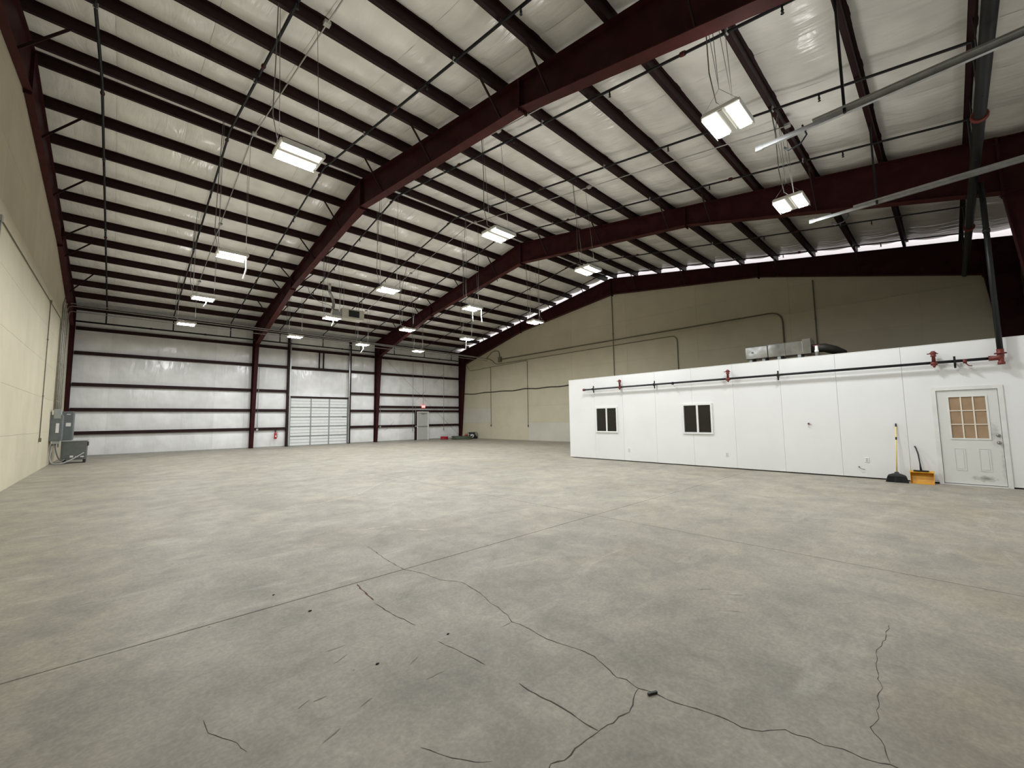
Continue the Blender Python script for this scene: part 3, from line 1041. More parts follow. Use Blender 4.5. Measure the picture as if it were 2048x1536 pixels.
# ================================================================== office sprinkler header
PX, PZH, PR = 13.28, 2.685, .031
hd = empty('sprinkler_header', (PX, 4.5, PZH), 'black sprinkler header pipe with red fittings along the office wall', 'pipe')
MB().tube([(PX, 9.86, PZH), (PX, -.78, PZH + .02)], PR, 12).build('pipe', 'black_pipe', hd)
MB().lathe((PX, 9.83, PZH), (0, 1, 0), [(0, .043), (.05, .043), (.06, .05), (.10, .05), (.115, .03)]).build('end_cap', 'red_iron', hd)
for y in (9.47, 6.94, 3.25, -.13):
    m = MB().box(PX + .032, PX + .05, y - .018, y + .018, PZH - .13, PZH + .13)
    m.box(PX - .040, PX + .032, y - .016, y + .016, PZH - .045, PZH + .045)
    m.box(PX + .05, XO - .001, y - .012, y + .012, PZH - .015, PZH + .015)
    m.build('hanger', 'black_pipe', hd)
for y in (8.28, 4.55, .19):
    v = MB().lathe((PX, y - .055, PZH), (0, 1, 0), [(0, .044), (.11, .044)]).build('tee', 'red_iron', hd)
    MB().lathe((PX, y, PZH + .02), (0, 0, 1), [(0, .034), (.13, .030), (.14, .05), (.155, .05), (.165, .04), (.20, .048), (.225, .062), (.24, .04), (.26, .03)]).build('valve_body', 'red_iron', v)
    MB().bar((PX - .02, y - .08, PZH + .215), (PX - .02, y + .10, PZH + .225), .025, .02).build('valve_lever', 'red_iron', v)
    MB().lathe((PX, y, PZH - .03), (0, 0, -1), [(0, .03), (.03, .03), (.04, .018), (.06, .018)]).build('plug', 'red_iron', v)
for y, mt in ((6.28, 'black_pipe'), (-.28, 'red_iron')):
    MB().lathe((PX, y - .03, PZH), (0, 1, 0), [(0, .046), (.06, .046)]).build('coupling', mt, hd)
    MB().tube([(PX, y, PZH - .03), (PX - .01, y - .05, PZH - .10), (PX - .01, y - .10, PZH - .11)], .012, 6).build('drain', 'red_iron' if mt == 'red_iron' else 'galv', hd)
MB().tube([(PX, -.62, PZH + .02), (PX, -.76, PZH + .02), (PX, -.79, PZH + .06), (PX, -.79, PZH + .20)], .055, 12).build('elbow', 'red_iron', hd)
MB().lathe((PX, -.79, PZH + .10), (0, 0, 1), [(0, .09), (.025, .09)]).build('flange', 'red_iron', hd)
MB().lathe((PX, -.79, PZH + .03), (0, 0, -1), [(0, .045), (.09, .04), (.10, .055), (.15, .055)]).build('drain_plug', 'red_iron', hd)
rs = empty('riser_pipe', (PX, -.79, PZH + .2), 'black steel riser pipe climbing from office header to roof main', 'pipe')
MB().tube([(PX, -.79, PZH + .2), (PX, -.79, 6.52)], .047, 12).build('pipe', 'black_pipe', rs)
MB().lathe((PX, -.79, 5.4), (0, 0, 1), [(0, .058), (.08, .058)]).build('coupling', 'black_pipe', rs)

# ================================================================== roof sprinkler pipes
mp = empty('sprinkler_main', (10, -.69, 6.6), 'thick black sprinkler main pipe along the front roof edge', 'pipe')
MB().tube([(1.0, -.69, 6.6), (22.18, -.69, 6.6)], .08, 14).build('pipe', 'black_pipe', mp)
for x in (4.3, 10.35, 16.5):
    MB().lathe((x, -.69, 6.6), (1, 0, 0), [(0, .10), (.02, .115), (.07, .115), (.09, .10)]).build('coupling', 'red_iron', mp)
for x in (5.0, 9.6, 12.0, 17.4, 20.0):
    MB().tube([(x, -.69, 6.5), (x, -.69, roofz(-.69))], .009, 6).build('hanger_rod', 'black_pipe', mp)

cm = empty('sprinkler_cross_main', (8, YB - .55, 6.78), 'black sprinkler cross pipe under the back eave', 'pipe')
MB().tube([(XL + .1, YB - .55, 6.78), (21.9, YB - .55, 6.78)], .042, 10).build('pipe', 'black_pipe', cm)
for x in (1.0, 3.4, 11.4, 16.9, 19.6):
    MB().lathe((x, YB - .55, 6.78), (1, 0, 0), [(0, .055), (.09, .055)]).build('coupling', 'black_pipe', cm)

bay_words = ['sprinkler branch pipe nearest the left wall', 'second sprinkler branch pipe from the left wall', 'third sprinkler branch pipe from the left wall, just before the crossing frame',
             'fourth sprinkler branch pipe from the left wall, just past the crossing frame', 'middle of the nine sprinkler branch pipes on the roof', 'sixth sprinkler branch pipe from the left wall',
             'third sprinkler branch pipe from the office end wall', 'second sprinkler branch pipe from the office end wall', 'sprinkler branch pipe nearest the office end wall']
for k, x in enumerate(BX):
    o_ = -.07
    b = empty('sprinkler_branch_pipe', (x, YR, ZR), 'black ' + bay_words[k], 'pipe', 'sprinkler branch pipes')
    ye = YB - .55
    MB().tube([(x, -.69, 6.65), (x, -.69, roofz(-.69) + o_), (x, YR, ZR + o_ - .02), (x, ye, roofz(ye) + o_), (x, ye, 6.80)], .031, 8).build('pipe', 'black_pipe', b)
    for y in (3.0 + (k % 3) * .5, 9.1 + (k % 2), 14.6, 22.3 + (k % 3) * .6):
        MB().lathe((x, y - .05, roofz(y - .05) + o_), (0, 1, -SL if y > YR else SL), [(0, .042), (.03, .048), (.07, .048), (.10, .042)], 10).build('coupling', 'roof_red', b)
    for y in (1.4, 4.6, 7.6, 10.6, 17.5, 20.5, 23.5, 26.9):
        z = roofz(y) + o_
        MB().lathe((x, y, z - .02), (0, 0, -1), [(0, .016), (.07, .016), (.075, .024), (.10, .02), (.102, .010), (.13, .010), (.132, .028), (.136, .028)], 8).build('sprinkler_head', 'black_pipe', b)
    for y in (2.22, 6.55, 10.9, 17.4, 21.75, 26.08):
        z = roofz(y) + o_
        MB().box(x - .04, x + .04, y - .012, y + .012, z - .04, roofz(y)).build('hanger', 'galv_dull', b)

# ================================================================== overhead door tracks near the viewpoint
for k, (x, lab) in enumerate(((7.93, 'galvanised overhead door track nearer the middle of the hall'), (11.97, 'galvanised overhead door track nearer the office'))):
    t = empty('door_track', (x, 0, 6.23), lab, 'door track', 'front overhead door tracks')
    m = MB()
    m.box(x - .026, x - .022, YF, 2.02, 6.20, 6.27)
    m.box(x - .022, x + .026, YF, 2.02, 6.20, 6.204)
    m.box(x - .022, x + .026, YF, 2.02, 6.266, 6.27)
    m.box(x + .022, x + .026, YF, 2.02, 6.204, 6.222)
    m.build('rail', 'galv', t)
    MB().bar((x - .05, YF, 6.285), (x - .05, 1.2, 6.285), .05, .03).build('back_angle', 'galv_dull', t)
    hy = 0.80
    MB().bar((x - .03, hy, 6.20), (x - .03, hy, roofz(hy) + .1), .05, .035, (0, 1, 0)).build('hanger_angle', 'black_pipe', t)
    MB().box(x - .03, x + .04, 1.93, 2.04, 6.19, 6.285).build('end_stop', 'galv', t)
    MB().tube([(x + .02, 1.35, 6.33), (x + .02, 1.30, 6.14), (x + .02, 1.40, 6.02), (x + .02, 1.56, 6.0), (x + .02, 1.62, 6.08)], .014, 6).build('bumper_spring', 'black_pipe', t)

# ================================================================== lamps


def make_light():
    r = empty('high_bay_light', (0, 0, 0))
    MB().chamfer_box(-.34, .34, -.29, .29, .075, .12, .01).build('housing', 'housing', r)
    for sy in (-1, 1):
        MB().box(-.345, .345, sy * .282, sy * .290, 0.02, .08).build('side_rail', 'housing', r)
    MB().box(-.34, .34, -.03, .03, .045, .075).build('centre_rail', 'housing', r)
    for sy in (-1, 1):
        y0, y1 = (.06, .275) if sy > 0 else (-.275, -.06)
        i = .02
        up = [(-.33, y0, .074), (.33, y0, .074), (.33, y1, .074), (-.33, y1, .074)]
        lo = [(-.31, y0 + i, .03), (.31, y0 + i, .03), (.31, y1 - i, .03), (-.31, y1 - i, .03)]
        m = MB()
        m.v = lo + [(x, y, .034) for x, y, z in lo]
        for q in ((0, 3, 2, 1), (4, 5, 6, 7), (0, 1, 5, 4), (1, 2, 6, 5), (2, 3, 7, 6), (3, 0, 4, 7)):
            m.face(list(q))
        ln = m.build('lens', 'lens', r)
        ln.data.materials.append(M['housing'])
        for pol in ln.data.polygons:
            pol.material_index = 0 if pol.normal.z < -.9 else 1
        m = MB()
        m.v = [(x, y, z) for x, y, z in up] + [(x, y, .0345) for x, y, z in lo]
        for q in ((0, 4, 5, 1), (1, 5, 6, 2), (2, 6, 7, 3), (3, 7, 4, 0)):
            m.face(list(q))
        m.build('reflector_skirt', 'lens_skirt', ln)
    for sy in (-1, 1):
        MB().box(-.28, .28, sy * .16 - .012, sy * .16 + .012, .121, .126).build('added_uplight_strip', 'added_uplight', r)  # unseen glowing strip added on the housing top to brighten the ceiling
        sl = r.children[-1]
        sl.data.materials.append(M['housing'])
        for pol in sl.data.polygons:
            pol.material_index = 0 if pol.normal.z > .9 else 1
    for sx in (-1, 1):
        MB().box(sx * .345, sx * .37, -.26, .26, .06, .115).build('end_cap', 'housing', r)
    return r


proto = make_light()
colname = ['column beside the left wall', 'second column from left wall', 'third column from left wall', 'column nearest far beige wall']
rowname = ['row nearest the viewer', 'second row from viewer', 'middle row under ridge', 'second row from back wall', 'row nearest back wall']
SKIP = {(0, 0), (3, 0), (3, 1)}
first = True
for c in range(4):
    for rI in range(5):
        if (c, rI) in SKIP:
            continue
        if first:
            li, first = proto, False
        else:
            li = dup_tree(proto, (0, 0, 0))
        li.location = (LX[c], LY[rI], LZ)
        tag(li, 'lit high bay lamp, %s, %s' % (colname[c], rowname[rI]), 'lamp', 'hanging high bay lamps')
        x, y, z = LX[c], LY[rI], LZ
        # suspension cables and power cord
        yp = min(NEAR + FAR, key=lambda v: abs(v - y))
        fs = 1 if c == 3 else -1
        for sx in (-1, 1):
            m = MB()
            hook = (x + sx * .33, y, z + .42)
            m.tube([(x + sx * .33, yp, roofz(yp) + .004), hook], .005, 5)
            m.tube([hook, (x + sx * .33, y - .25, z + .12)], .003, 5)
            m.tube([hook, (x + sx * .33, y + .25, z + .12)], .003, 5)
            m.build('suspension_cable', 'cable', li)
        MB().tube([(x + fs * .36, yp, roofz(yp)), (x + fs * .40, y + .12, z + 1.6), (x + fs * .42, y + .1, z + .7), (x + fs * .34, y + .05, z + .22), (x + fs * .1, y, z + .20), (x + fs * .05, y, z + .12)], .009, 6).build('power_cord', 'cable', li)

lights = [o for o in COL.objects if o.name.startswith('high_bay_light')]


def strip_on(c, rI, dx, L_, tilt=0.05):
    for o in lights:
        if (Vector((LX[c], LY[rI], LZ)) - o.location).length < .01:
            x, y = LX[c] + dx, LY[rI] - .24
            MB().tube([(x, y, LZ + .05), (x + tilt * .3, y, LZ - L_ * .5), (x - tilt, y, LZ - L_), (x - tilt - .02, y, LZ - L_ - .02)], .022, 6).build('loose_lens_strip', 'strip', o)


strip_on(0, 2, .30, .62)
strip_on(0, 3, .05, .30)
strip_on(2, 2, -.18, .55, -.03)
strip_on(2, 2, .30, .52, -.03)
strip_on(2, 4, -.10, .50, .12)
strip_on(3, 3, -.28, .62, .02)
strip_on(1, 3, -.05, .35)

# ================================================================== conduits


def conduit(name, pts, r, mat, label, straps=(), boxes=(), cat='conduit', seg=7, group=None):
    o = empty(name, pts[0], label, cat, group)
    MB().tube(pts, r, seg).build('tube', mat, o)
    for p in straps:
        MB().box(p[0] - r - .012, p[0] + r + .012, p[1] - r - .012, p[1] + r + .012, p[2] - .015, p[2] + .015).build('strap', mat, o)
    for (p, h) in boxes:
        MB().chamfer_box(p[0] - h[0], p[0] + h[0], p[1] - h[1], p[1] + h[1], p[2] - h[2], p[2] + h[2], .006).build('junction_box', mat, o)
    return o


# lamp feed conduits under the purlins
for k, (x, ya0, yb0, lab) in enumerate(((2.55, 5.5, 25.3, 'thin grey lamp conduit under the roof in the left bay'), (6.96, 2.0, 13.6, 'thin grey lamp conduit beside the crossing frame on the front slope'),
                                      (10.98, 2.1, 25.2, 'thin grey lamp conduit under the roof in the middle bay'))):
    o_ = -.03
    pts = [(x, ya0, roofz(ya0) + o_)] + ([(x, YR, ZR + o_ - .01)] if yb0 > YR else []) + [(x, yb0, roofz(yb0) + o_)]
    bxs = [((x, y, roofz(y) + o_), (.06, .06, .035)) for y in LY if ya0 < y < yb0]
    conduit('lamp_conduit', pts, .014, 'galv_dull', lab, boxes=bxs, group='lamp conduits')

# bundle along the back eave
for k, (yl, zl, yr_, zr_) in enumerate(((27.0, 7.08, 26.6, 6.74), (27.1, 6.98, 26.6, 6.68), (27.25, 6.76, 26.6, 6.52))):
    xe = XR - .06
    pts = [(XL + .08, yl + .3, zl - .05 + .05), (XL + .2, yl, zl), (xe - .2, yr_, zr_), (xe, yr_ - .15, zr_ - .04)]
    conduit('eave_conduit', pts, .022 if k < 2 else .017, 'galv_dull', ['uppermost', 'middle', 'lowest'][k] + ' galvanised conduit of the bundle strung along the back eave',
            group='conduits along the back eave')
for k, (y, r, z0) in enumerate(((25.15, .013, 2.15), (25.5, .018, 2.2), (26.1, .026, 2.17), (26.8, .018, 2.2), (27.6, .026, 0.6))):
    conduit('riser_conduit', [(XL + .06, y, z0), (XL + .06, y, 6.6), (XL + .09, y + .2, 6.95 - k * .03)], r, 'galv_dull' if k else 'conduit_painted',
            ['first', 'second', 'third', 'fourth', 'last'][k] + ' vertical conduit above the electrical boxes, counting from the viewer',
            straps=[(XL + .06, y, z) for z in (2.6, 4.2, 5.6)], group='conduits above the electrical boxes')

# left wall
conduit('wall_conduit', [(XL + .02, 21.75, 5.95), (XL + .02, 21.75, 1.12)], .013, 'conduit_painted', 'thin painted conduit dropping down the left wall to an outlet',
        straps=[(XL + .02, 21.75, 4.6), (XL + .02, 21.75, 2.6)], boxes=[((XL + .035, 21.75, 1.08), (.03, .05, .07)), ((XL + .03, 21.75, 5.97), (.025, .05, .05))])
conduit('wall_conduit', [(XL + .02, 13.1, 5.82), (XL + .02, 25.2, 6.02), (XL + .02, 25.3, 5.9), (XL + .02, 25.3, 2.2)], .012, 'conduit_painted', 'long thin conduit running level across the left wall')
conduit('wall_conduit', [(XL + .02, 13.1, 5.82), (XL + .02, 13.1, 1.2)], .018, 'galv_dull', 'conduit dropping down the left wall closest to the viewer', boxes=[((XL + .03, 13.1, 5.82), (.025, .06, .06)), ((XL + .03, 13.1, 1.2), (.025, .05, .06))])

# right wall
xw = XR - .04


def bend(pts, rad=.25, n=5):
    out = [Vector(pts[0])]
    for a, b, c in zip(pts[:-2], pts[1:-1], pts[2:]):
        a, b, c = Vector(a), Vector(b), Vector(c)
        u, v = (a - b).normalized(), (c - b).normalized()
        r = min(rad, (a - b).length * .45, (c - b).length * .45)
        p0, p1 = b + u * r, b + v * r
        for k in range(n + 1):
            t = k / n
            out.append(p0 * (1 - t) ** 2 + b * 2 * t * (1 - t) + p1 * t ** 2)
    out.append(Vector(pts[-1]))
    return [tuple(p) for p in out]


conduit('wall_conduit', bend([(xw, 24.75, 6.42), (xw, 5.10, 6.42), (xw, 5.10, 3.2)], .55), .035, 'conduit_painted', 'thick conduit high on the far beige wall bending down behind the duct',
        boxes=[((xw - .03, 24.85, 6.42), (.07, .16, .2))])
conduit('wall_conduit', bend([(xw, 24.9, 6.62), (xw, 25.0, 7.15), (xw, 25.8, 7.2), (xw, 26.5, 6.75)], .25), .028, 'conduit_painted', 'curved conduit looping from wall box to back eave bundle')
conduit('wall_conduit', bend([(xw, 26.5, 6.7), (xw, 25.9, 6.5), (xw, 25.4, 6.08), (xw, 10.15, 6.08), (xw, 10.15, 3.2)], .35), .022, 'conduit_painted', 'thinner conduit below the thick one on the far beige wall',
        straps=[(xw, y, 6.08) for y in (22, 18, 14)])
conduit('wall_conduit', bend([(xw, 29.3, 6.4), (xw, 28.9, 5.85), (xw, 26.06, 5.92), (xw, 21.8, 6.0)], .3), .016, 'conduit_painted', 'slim conduit hugging the far wall near the back corner')
for y, z0, z1, r, lab, bt in ((26.06, 5.9, 1.15, .016, 'slim vertical conduit on the far wall nearest the back corner', True), (21.8, 5.95, 1.12, .017, 'slim vertical conduit on the far wall left of the office', True),
                              (14.23, 9.25, 3.2, .022, 'vertical conduit on the far wall rising to the roof peak', False), (3.85, 7.6, 3.2, .022, 'vertical conduit on the far wall above the sheet metal duct', False)):
    conduit('wall_conduit', [(xw, y, z0), (xw, y, z1)], r, 'conduit_painted', lab, straps=[(xw, y, (z0 * .6 + z1 * .4))], boxes=[((xw, y, z1 - .05), (.03, .05, .07))] if bt else [])
pts = []
for k in range(30):
    y = 30.1 - k * (30.1 - 10.9) / 29
    pts.append((xw, y, 3.87 + .03 * math.sin(k * 1.7) - .05 * abs(math.sin(k * .5))))
conduit('wall_cable', pts, .035, 'hose_black', 'heavy black cable slung level across the far beige wall', cat='cable')

# back wall
yw = YB - .215
conduit('wall_conduit', [(17.37, yw, 6.35), (17.37, yw, .85)], .013, 'galv_dull', 'vertical conduit on back wall just left of the exit door', boxes=[((17.37, yw, .82), (.04, .03, .06))])
conduit('wall_conduit', [(18.33, yw, 6.35), (18.33, yw, 2.84)], .013, 'galv_dull', 'vertical conduit feeding the red exit sign')
conduit('wall_conduit', [(20.36, yw, 6.4), (20.36, yw, .85)], .013, 'galv_dull', 'vertical conduit on back wall right of the exit door', boxes=[((20.36, yw, .82), (.04, .03, .06))])
conduit('wall_conduit', [(6.36, yw - .02, 5.1), (6.36, yw - .02, 1.2)], .012, 'galv_dull', 'thin conduit beside the column left of the overhead door', boxes=[((6.36, yw - .03, 1.14), (.06, .03, .06))])
conduit('wall_conduit', [(14.55, yw - .02, 2.75), (14.55, yw - .02, 1.2)], .012, 'galv_dull', 'thin conduit beside the column right of the overhead door', boxes=[((14.55, yw - .03, 1.14), (.06, .03, .06))])
conduit('wall_conduit', [(17.60, yw - .07, 2.8), (17.60, yw - .07, 1.2)], .010, 'galv_dull', 'thin conduit with round box on the exit door jamb', boxes=[((17.60, yw - .08, 1.12), (.055, .025, .055))])

# ================================================================== fire extinguisher
fe = empty('fire_extinguisher', (7.39, yw - .1, .52), 'red fire extinguisher hanging left of the overhead door', 'fire extinguisher')
ey = yw - .10
MB().lathe((7.39, ey, .52), (0, 0, 1), [(0, .05), (.01, .078), (.03, .082), (.34, .082), (.40, .06), (.43, .028), (.46, .026)], 14).build('cylinder', 'extinguisher', fe)
MB().bar((7.33, ey - .02, 1.01), (7.46, ey - .02, 1.06), .03, .02).build('lever', 'black', fe)
MB().tube([(7.44, ey, .99), (7.50, ey - .03, .92), (7.50, ey - .03, .70), (7.49, ey - .03, .62)], .012, 6).build('hose', 'black', fe)
MB().chamfer_box(7.355, 7.425, ey - .086, ey - .078, .66, .74, .002).build('instruction_label', 'paper', fe)
MB().box(7.36, 7.42, ey + .03, yw + .01, .96, 1.10).build('bracket', 'black', fe)

# ================================================================== electrical corner


def labels_on(parent, items):
    for (x0, x1, y, z0, z1) in items:
        MB().box(x0, x1, y - .003, y - .0005, z0, z1).build('paper_label', 'paper', parent)


p1 = empty('electrical_panel', (XL + .15, 24.7, .95), 'tall dark grey electrical panel on left wall, nearest viewer', 'electrical panel')
MB().chamfer_box(XL + .002, -1.66, 24.6, 25.35, .95, 2.0, .01).build('cabinet', 'elec', p1)
MB().chamfer_box(-1.66, -1.648, 24.64, 25.31, .99, 1.96, .004).build('cover', 'elec', p1)
MB().box(-1.93, -1.70, 24.594, 24.6, .99, 1.96).build('end_plate', 'elec', p1)
labels_on(p1, [(-1.81, -1.72, 24.593, 1.28, 1.66)])
p2 = empty('electrical_panel', (XL + .3, 26.2, .92), 'dark grey electrical cabinet behind the nearer panel, white label on its side', 'electrical panel')
MB().chamfer_box(XL + .002, -1.43, 26.0, 26.9, .93, 2.17, .01).build('cabinet', 'elec', p2)
MB().chamfer_box(-1.43, -1.418, 26.05, 26.85, .97, 2.13, .004).build('cover', 'elec', p2)
labels_on(p2, [(-1.63, -1.48, 25.999, 1.53, 1.68), (-1.62, -1.51, 25.999, 2.03, 2.06)])
p3 = empty('junction_cabinet', (XL + .15, 24.72, 2.0), 'small pale grey junction box on top of the electrical panel', 'junction box')
MB().chamfer_box(XL + .09, -1.69, 24.58, 25.0, 1.84, 2.22, .006).build('box', 'elec_light', p3)
MB().box(XL + .11, -1.71, 24.572, 24.58, 1.86, 2.20).build('cover', 'elec_light', p3)
p4 = empty('junction_cabinet', (XL + .15, 24.72, .8), 'small pale grey junction box hanging under the electrical panel', 'junction box')
MB().chamfer_box(XL + .10, -1.72, 24.62, 24.95, .84, .95, .006).build('box', 'elec_light', p4)
tr = empty('transformer', (-1.28, 25.6, 0), 'grey floor standing transformer in the back left corner', 'transformer')
MB().chamfer_box(-1.66, -.92, 25.2, 25.95, .14, .90, .015).build('enclosure', 'transformer', tr)
MB().chamfer_box(-1.68, -.90, 25.18, 25.97, .90, .935, .008).build('lid', 'elec_light', tr)
MB().box(-1.60, -.98, 25.192, 25.2, .22, .84).build('front_cover', 'transformer', tr)
MB().box(-.92, -.885, 25.24, 25.9, .70, .86).build('vent_hood', 'black', tr)
for x in (-1.60, -1.02):
    MB().box(x, x + .08, 25.25, 25.9, 0, .14).build('foot', 'black', tr)
labels_on(tr, [(-1.40, -1.30, 25.191, .24, .32), (-1.25, -1.15, 25.191, .24, .29), (-1.10, -.99, 25.191, .24, .29)])
cpath = bend([(-1.88, 24.75, .84), (-1.93, 24.7, .30), (-1.86, 24.55, .05), (-1.55, 24.7, .04), (-1.25, 25.0, .22), (-1.05, 25.15, .38), (-1.0, 25.19, .42)], .25, 4)
conduit('flexible_conduit', cpath, .028, 'flex', 'grey flexible conduit sweeping across the floor to the transformer')
cpath = bend([(-1.80, 24.8, .84), (-1.78, 24.8, .55), (-1.70, 24.9, .25), (-1.60, 25.05, .12), (-1.55, 25.19, .18)], .2, 4)
conduit('flexible_conduit', cpath, .022, 'cable', 'darker flexible conduit curving down left of the transformer')

# ================================================================== office roof duct and vent
zt = ZO + .015
du = empty('sheet_metal_duct', (14.2, 3.4, zt), 'shiny sheet metal duct lying on top of the office', 'duct')
b1 = MB().chamfer_box(13.90, 14.40, 3.63, 4.22, 3.29, 3.65, .008).build('end_box', 'duct', du)
MB().lathe((13.885, 4.02, 3.48), (1, 0, 0), [(0, .03), (.014, .03)], 10).build('knockout', 'elec', b1)
MB().chamfer_box(13.94, 14.40, 2.76, 3.625, 3.29, 3.67, .008).build('trunk', 'duct', du)
MB().box(13.93, 14.41, 3.18, 3.205, 3.285, 3.675).build('seam', 'duct', du)
MB().chamfer_box(13.88, 14.44, 2.56, 2.755, 3.28, 3.71, .006).build('collar', 'duct', du)
for y in (2.85, 3.35, 3.75, 4.1):
    MB().box(13.95, 14.35, y - .04, y + .04, ZO - .02, 3.289).build('support', 'elec_light', du)
MB().tube([(14.2, 2.57, 3.45), (14.25, 2.3, 3.44), (14.5, 2.12, 3.38), (14.85, 2.0, 3.30)], .12, 14).build('flexible_tail', 'hose_black', du)
vp = empty('vent_pipe', (13.72, 2.40, ZO - .02), 'short white plastic vent pipe beside the duct', 'pipe')
MB().lathe((13.72, 2.40, ZO - .02), (0, 0, 1), [(0, .038), (.16, .038), (.161, .048), (.22, .048), (.221, .038), (.32, .036), (.34, .03)], 12).build('pipe', 'white', vp)
MB().bar((13.72, 2.32, 3.46), (13.72, 2.48, 3.46), .02, .02).build('tee_arm', 'red_iron', vp)

# ================================================================== unit heater
hy = 22.5
uh = empty('unit_heater', (9.3, hy, 7.3), 'beige unit heater with dark louvre hanging beside the crossing frame', 'heater')
MB().chamfer_box(8.60, 9.84, hy, hy + .7, 7.25, 7.80, .02).build('casing', 'heater', uh)
MB().box(8.96, 9.56, hy - .012, hy - .001, 7.36, 7.73).build('louvre_recess', 'grille', uh)
for k in range(6):
    MB().bar((8.97, hy - .02, 7.39 + k * .062), (9.55, hy - .02, 7.39 + k * .062), .03, .006, (0, -.5, 1)).build('louvre', 'grille', uh)
MB().chamfer_box(8.16, 8.59, hy + .05, hy + .5, 7.33, 7.62, .015).build('blower', 'elec_light', uh)
for x in (8.7, 9.75):
    for y in (hy + .08, hy + .62):
        MB().tube([(x, y, 7.79), (x, y, roofz(y) + .05)], .008, 6).build('hanger_rod', 'galv_dull', uh)
fl = empty('flue_pipe', (8.3, hy + .3, 7.6), 'silver flue pipe bending up from the heater to the roof', 'flue')
MB().tube(bend([(8.12, hy + .28, 7.35), (8.26, hy + .28, 8.0), (8.12, hy + .28, 8.42), (8.0, hy + .28, 8.60), (8.0, hy + .28, roofz(hy + .28) + .15)], .2, 4), .075, 12).build('pipe', 'galv', fl)
wc = empty('heater_cable', (8.2, hy, 7.6), 'loose dark cable drooping from purlin to heater', 'cable')
MB().tube(bend([(6.95, 23.0, 8.75), (7.05, 22.9, 8.3), (7.5, 22.8, 7.95), (8.05, 22.7, 7.86), (8.25, 22.7, 7.62)], .4, 4), .012, 6).build('cable', 'cable', wc)

# ================================================================== far corner equipment
gn_ = empty('generator', (21.78, 27.95, 0), 'portable generator with white round starter cover in the far corner', 'generator')
gx0, gy0 = 21.78, 27.95
m = MB()
for y in (gy0 - .24, gy0 + .24):
    m.tube(bend([(gx0 - .33, y, .05), (gx0 - .33, y, .52), (gx0 + .33, y, .52), (gx0 + .33, y, .05), (gx0 - .33, y, .05)], .08, 3), .016, 6)
for x in (gx0 - .3, gx0 + .3):
    m.tube([(x, gy0 - .24, .52), (x, gy0 + .24, .52)], .016, 6)
    m.tube([(x, gy0 - .24, .05), (x, gy0 + .24, .05)], .016, 6)
m.build('tube_frame', 'black', gn_)
MB().chamfer_box(gx0 - .24, gx0 + .26, gy0 - .2, gy0 + .2, .08, .34, .03).build('engine_block', 'black', gn_)
MB().chamfer_box(gx0 - .26, gx0 + .2, gy0 - .2, gy0 + .2, .37, .50, .03).build('fuel_tank', 'grille', gn_)
MB().lathe((gx0 - .24, gy0 - .30, .24), (.5, 1, 0), [(-.03, .13), (0, .15), (.05, .15)], 16).build('starter_cover', 'paper', gn_)
MB().lathe((gx0 - .262, gy0 - .345, .24), (.5, 1, 0), [(-.02, .05), (.02, .05)], 12).build('starter_hub', 'black', gn_)
for x in (gx0 + .22,):
    for y in (gy0 - .27, gy0 + .27):
        MB().lathe((x, y - .03, .11), (0, 1, 0), [(0, .08), (.01, .11), (.05, .11), (.06, .08)], 14).build('wheel', 'black', gn_)

gc = empty('gas_can', (21.85, 28.90, 0), 'red plastic fuel can standing beside the generator', 'fuel can')
MB().chamfer_box(21.72, 21.98, 28.77, 29.03, 0, .30, .04).build('body', 'gas_can', gc)
MB().lathe((21.80, 28.90, .29), (0, 0, 1), [(0, .04), (.05, .035), (.07, .02), (.20, .014)], 10).build('spout', 'gas_can', gc)
MB().tube(bend([(21.88, 28.90, .29), (21.88, 28.90, .37), (21.96, 28.90, .37), (21.96, 28.90, .28)], .03, 3), .014, 6).build('handle', 'gas_can', gc)


def coil(cx, cy, rx, ry, turns, r, zrise, n=22, rot=0.0):
    pts = []
    for k in range(int(turns * n)):
        t = 2 * math.pi * k / n
        lay = (k // n)
        rad = 1 - .10 * (lay % 3) + .02 * math.sin(t * 3)
        u, v = rx * rad * math.cos(t), ry * rad * math.sin(t)
        pts.append((cx + u * math.cos(rot) - v * math.sin(rot), cy + u * math.sin(rot) + v * math.cos(rot), r + zrise * (k / n)))
    return pts


gh = empty('green_hose', (20.2, 27.6, 0), 'coil of thick dark green hose lying on the floor in the far corner', 'hose')
MB().tube(coil(20.5, 27.68, .82, .42, 3.6, .05, .05, rot=-.72), .05, 8).build('hose_coil', 'green_hose', gh)
MB().tube([(21.10, 27.15, .05), (20.95, 26.98, .05), (20.7, 26.95, .05), (20.45, 27.05, .05)], .045, 8).build('hose_end', 'green_hose', gh)
rh = empty('red_hose', (19.4, 28.4, 0), 'coil of red hose beside the green hose near the exit door', 'hose')
MB().tube(coil(19.58, 28.85, .32, .28, 4.5, .028, .045), .028, 8).build('hose_coil', 'red_hose', rh)
MB().lathe((19.20, 28.98, .12), (1, -.3, .3), [(0, .02), (.06, .03), (.12, .02)], 8).build('nozzle', 'paper', rh)

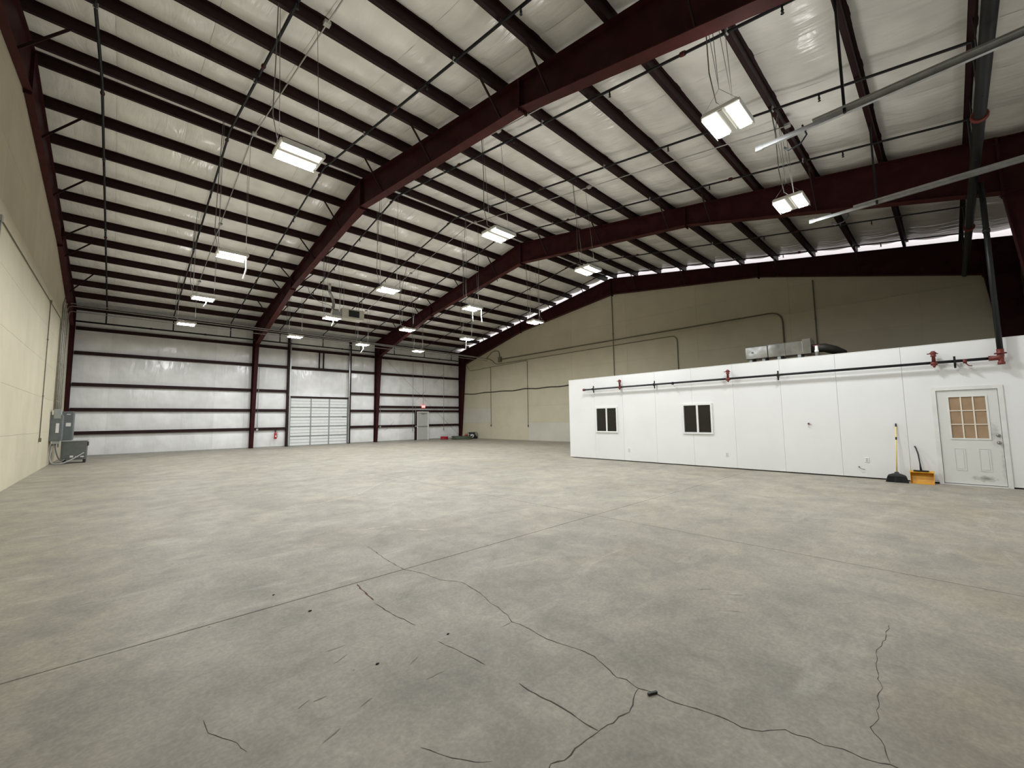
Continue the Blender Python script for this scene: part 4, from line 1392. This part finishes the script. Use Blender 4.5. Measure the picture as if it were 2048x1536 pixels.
# ================================================================== broom and dustpan
br = empty('broom', (13.1, .95, 0), 'yellow-handled broom with black bristles leaning on office wall', 'broom')
bt, bb = Vector((13.405, .925, 1.34)), Vector((13.10, .965, .20))
ax = (bt - bb).normalized()
MB().tube([bb, bt - ax * .06], .0135, 10).build('handle', 'broom_yellow', br)
MB().tube([bt - ax * .075, bt], .0155, 10).build('grip', 'black', br)
MB().tube([bb + ax * .79, bb + ax * .855], .0165, 10).build('band', 'black', br)
m = MB()
c0, c1 = Vector((13.10, .965, .235)), Vector((13.075, .965, .16))
n = 0
prof = [(.235, .03, .024), (.205, .045, .028), (.185, .10, .032), (.165, .145, .034), (.13, .165, .034)]
for z, hw, hd_ in prof:
    xx = 13.10 - (.235 - z) * .2
    for a, b in ((-1, -1), (1, -1), (1, 1), (-1, 1)):
        m.v.append((xx + b * hd_, .965 + a * hw, z))
for k in range(len(prof) - 1):
    for q in range(4):
        q2 = (q + 1) % 4
        m.face([k * 4 + q, k * 4 + q2, (k + 1) * 4 + q2, (k + 1) * 4 + q])
m.face([3, 2, 1, 0])
m.face([16, 17, 18, 19])
m.build('head_block', 'black', br)
m = MB()
for i in range(26):
    for j in range(3):
        t = (i + .5) / 26 * 2 - 1
        y0, y1 = .965 + t * .158, .965 + t * .20 + random.uniform(-.004, .004)
        xx = 13.08 + (j - 1) * .02
        m.bar((xx, y0, .14), (xx - .02 + random.uniform(-.006, .006), y1, .001), .014, .012)
o = m.build('bristles', 'bristle', br)
o['kind'] = 'stuff'

dp = empty('dustpan', (13.2, .55, 0), 'orange long-handled dustpan standing against the office wall beside the door', 'dustpan')
m = MB()
Y0, Y1 = .36, .75
m.prism([(13.34, .27), (13.325, .27), (13.225, .012), (13.24, .002)], 'y', Y0, Y1)
m.build('back_plate', 'orange', dp)
for y in (Y0, Y1 - .008):
    MB().prism([(13.34, .27), (13.20, .245), (13.12, .06), (13.12, .003), (13.24, .002)], 'y', y, y + .008).build('side_wall', 'orange', dp)
MB().prism([(13.34, .275), (13.34, .262), (13.19, .238), (13.19, .25)], 'y', Y0 - .004, Y1 + .004).build('hood', 'orange', dp)
MB().prism([(13.24, .014), (13.24, .002), (13.08, .001), (13.08, .004)], 'y', Y0 + .008, Y1 - .008).build('lip', 'orange', dp)
MB().tube([(13.27, .565, .258), (13.30, .575, .45), (13.345, .595, .66), (13.385, .62, .77), (13.40, .64, .82)], .012, 8, True, [.022, .012, .012, .013, .014]).build('handle', 'black', dp)
MB().box(13.21, 13.31, .44, .69, .266, .286).build('handle_yoke', 'black', dp)

# ================================================================== bits on the floor
tag(MB().bar((2.243, 1.287, .007), (2.297, 1.263, .007), .013, .012).build('wood_scrap', 'black'), 'small dark wood scrap lying on the main floor crack', 'debris')
for k, (x, y, s, lab) in enumerate(((1.23, 3.77, .012, 'tiny dark pebble beside the long floor joint'), (1.83, 2.65, .009, 'tiny dark pebble near the main floor crack'), (1.29, 2.66, .010, 'tiny dark pebble on bare concrete left of the cracks'),
                                  (1.10, 4.35, .009, 'tiny dark pebble just behind the long floor joint'), (4.9, 3.2, .010, 'tiny pale pebble right of the long floor joint'))):
    m = MB()
    m.lathe((x, y, 0), (0, 0, 1), [(0, s * .8), (s * .35, s), (s * .7, s * .55), (s * .8, .002)], 7)
    for i, v in enumerate(m.v):
        m.v[i] = (x + (v[0] - x) * (1.3 + .3 * math.sin(i * 2.1)), v[1], v[2])
    tag(m.build('pebble', 'black' if k < 4 else 'paper'), lab, 'pebble', 'pebbles on the floor')
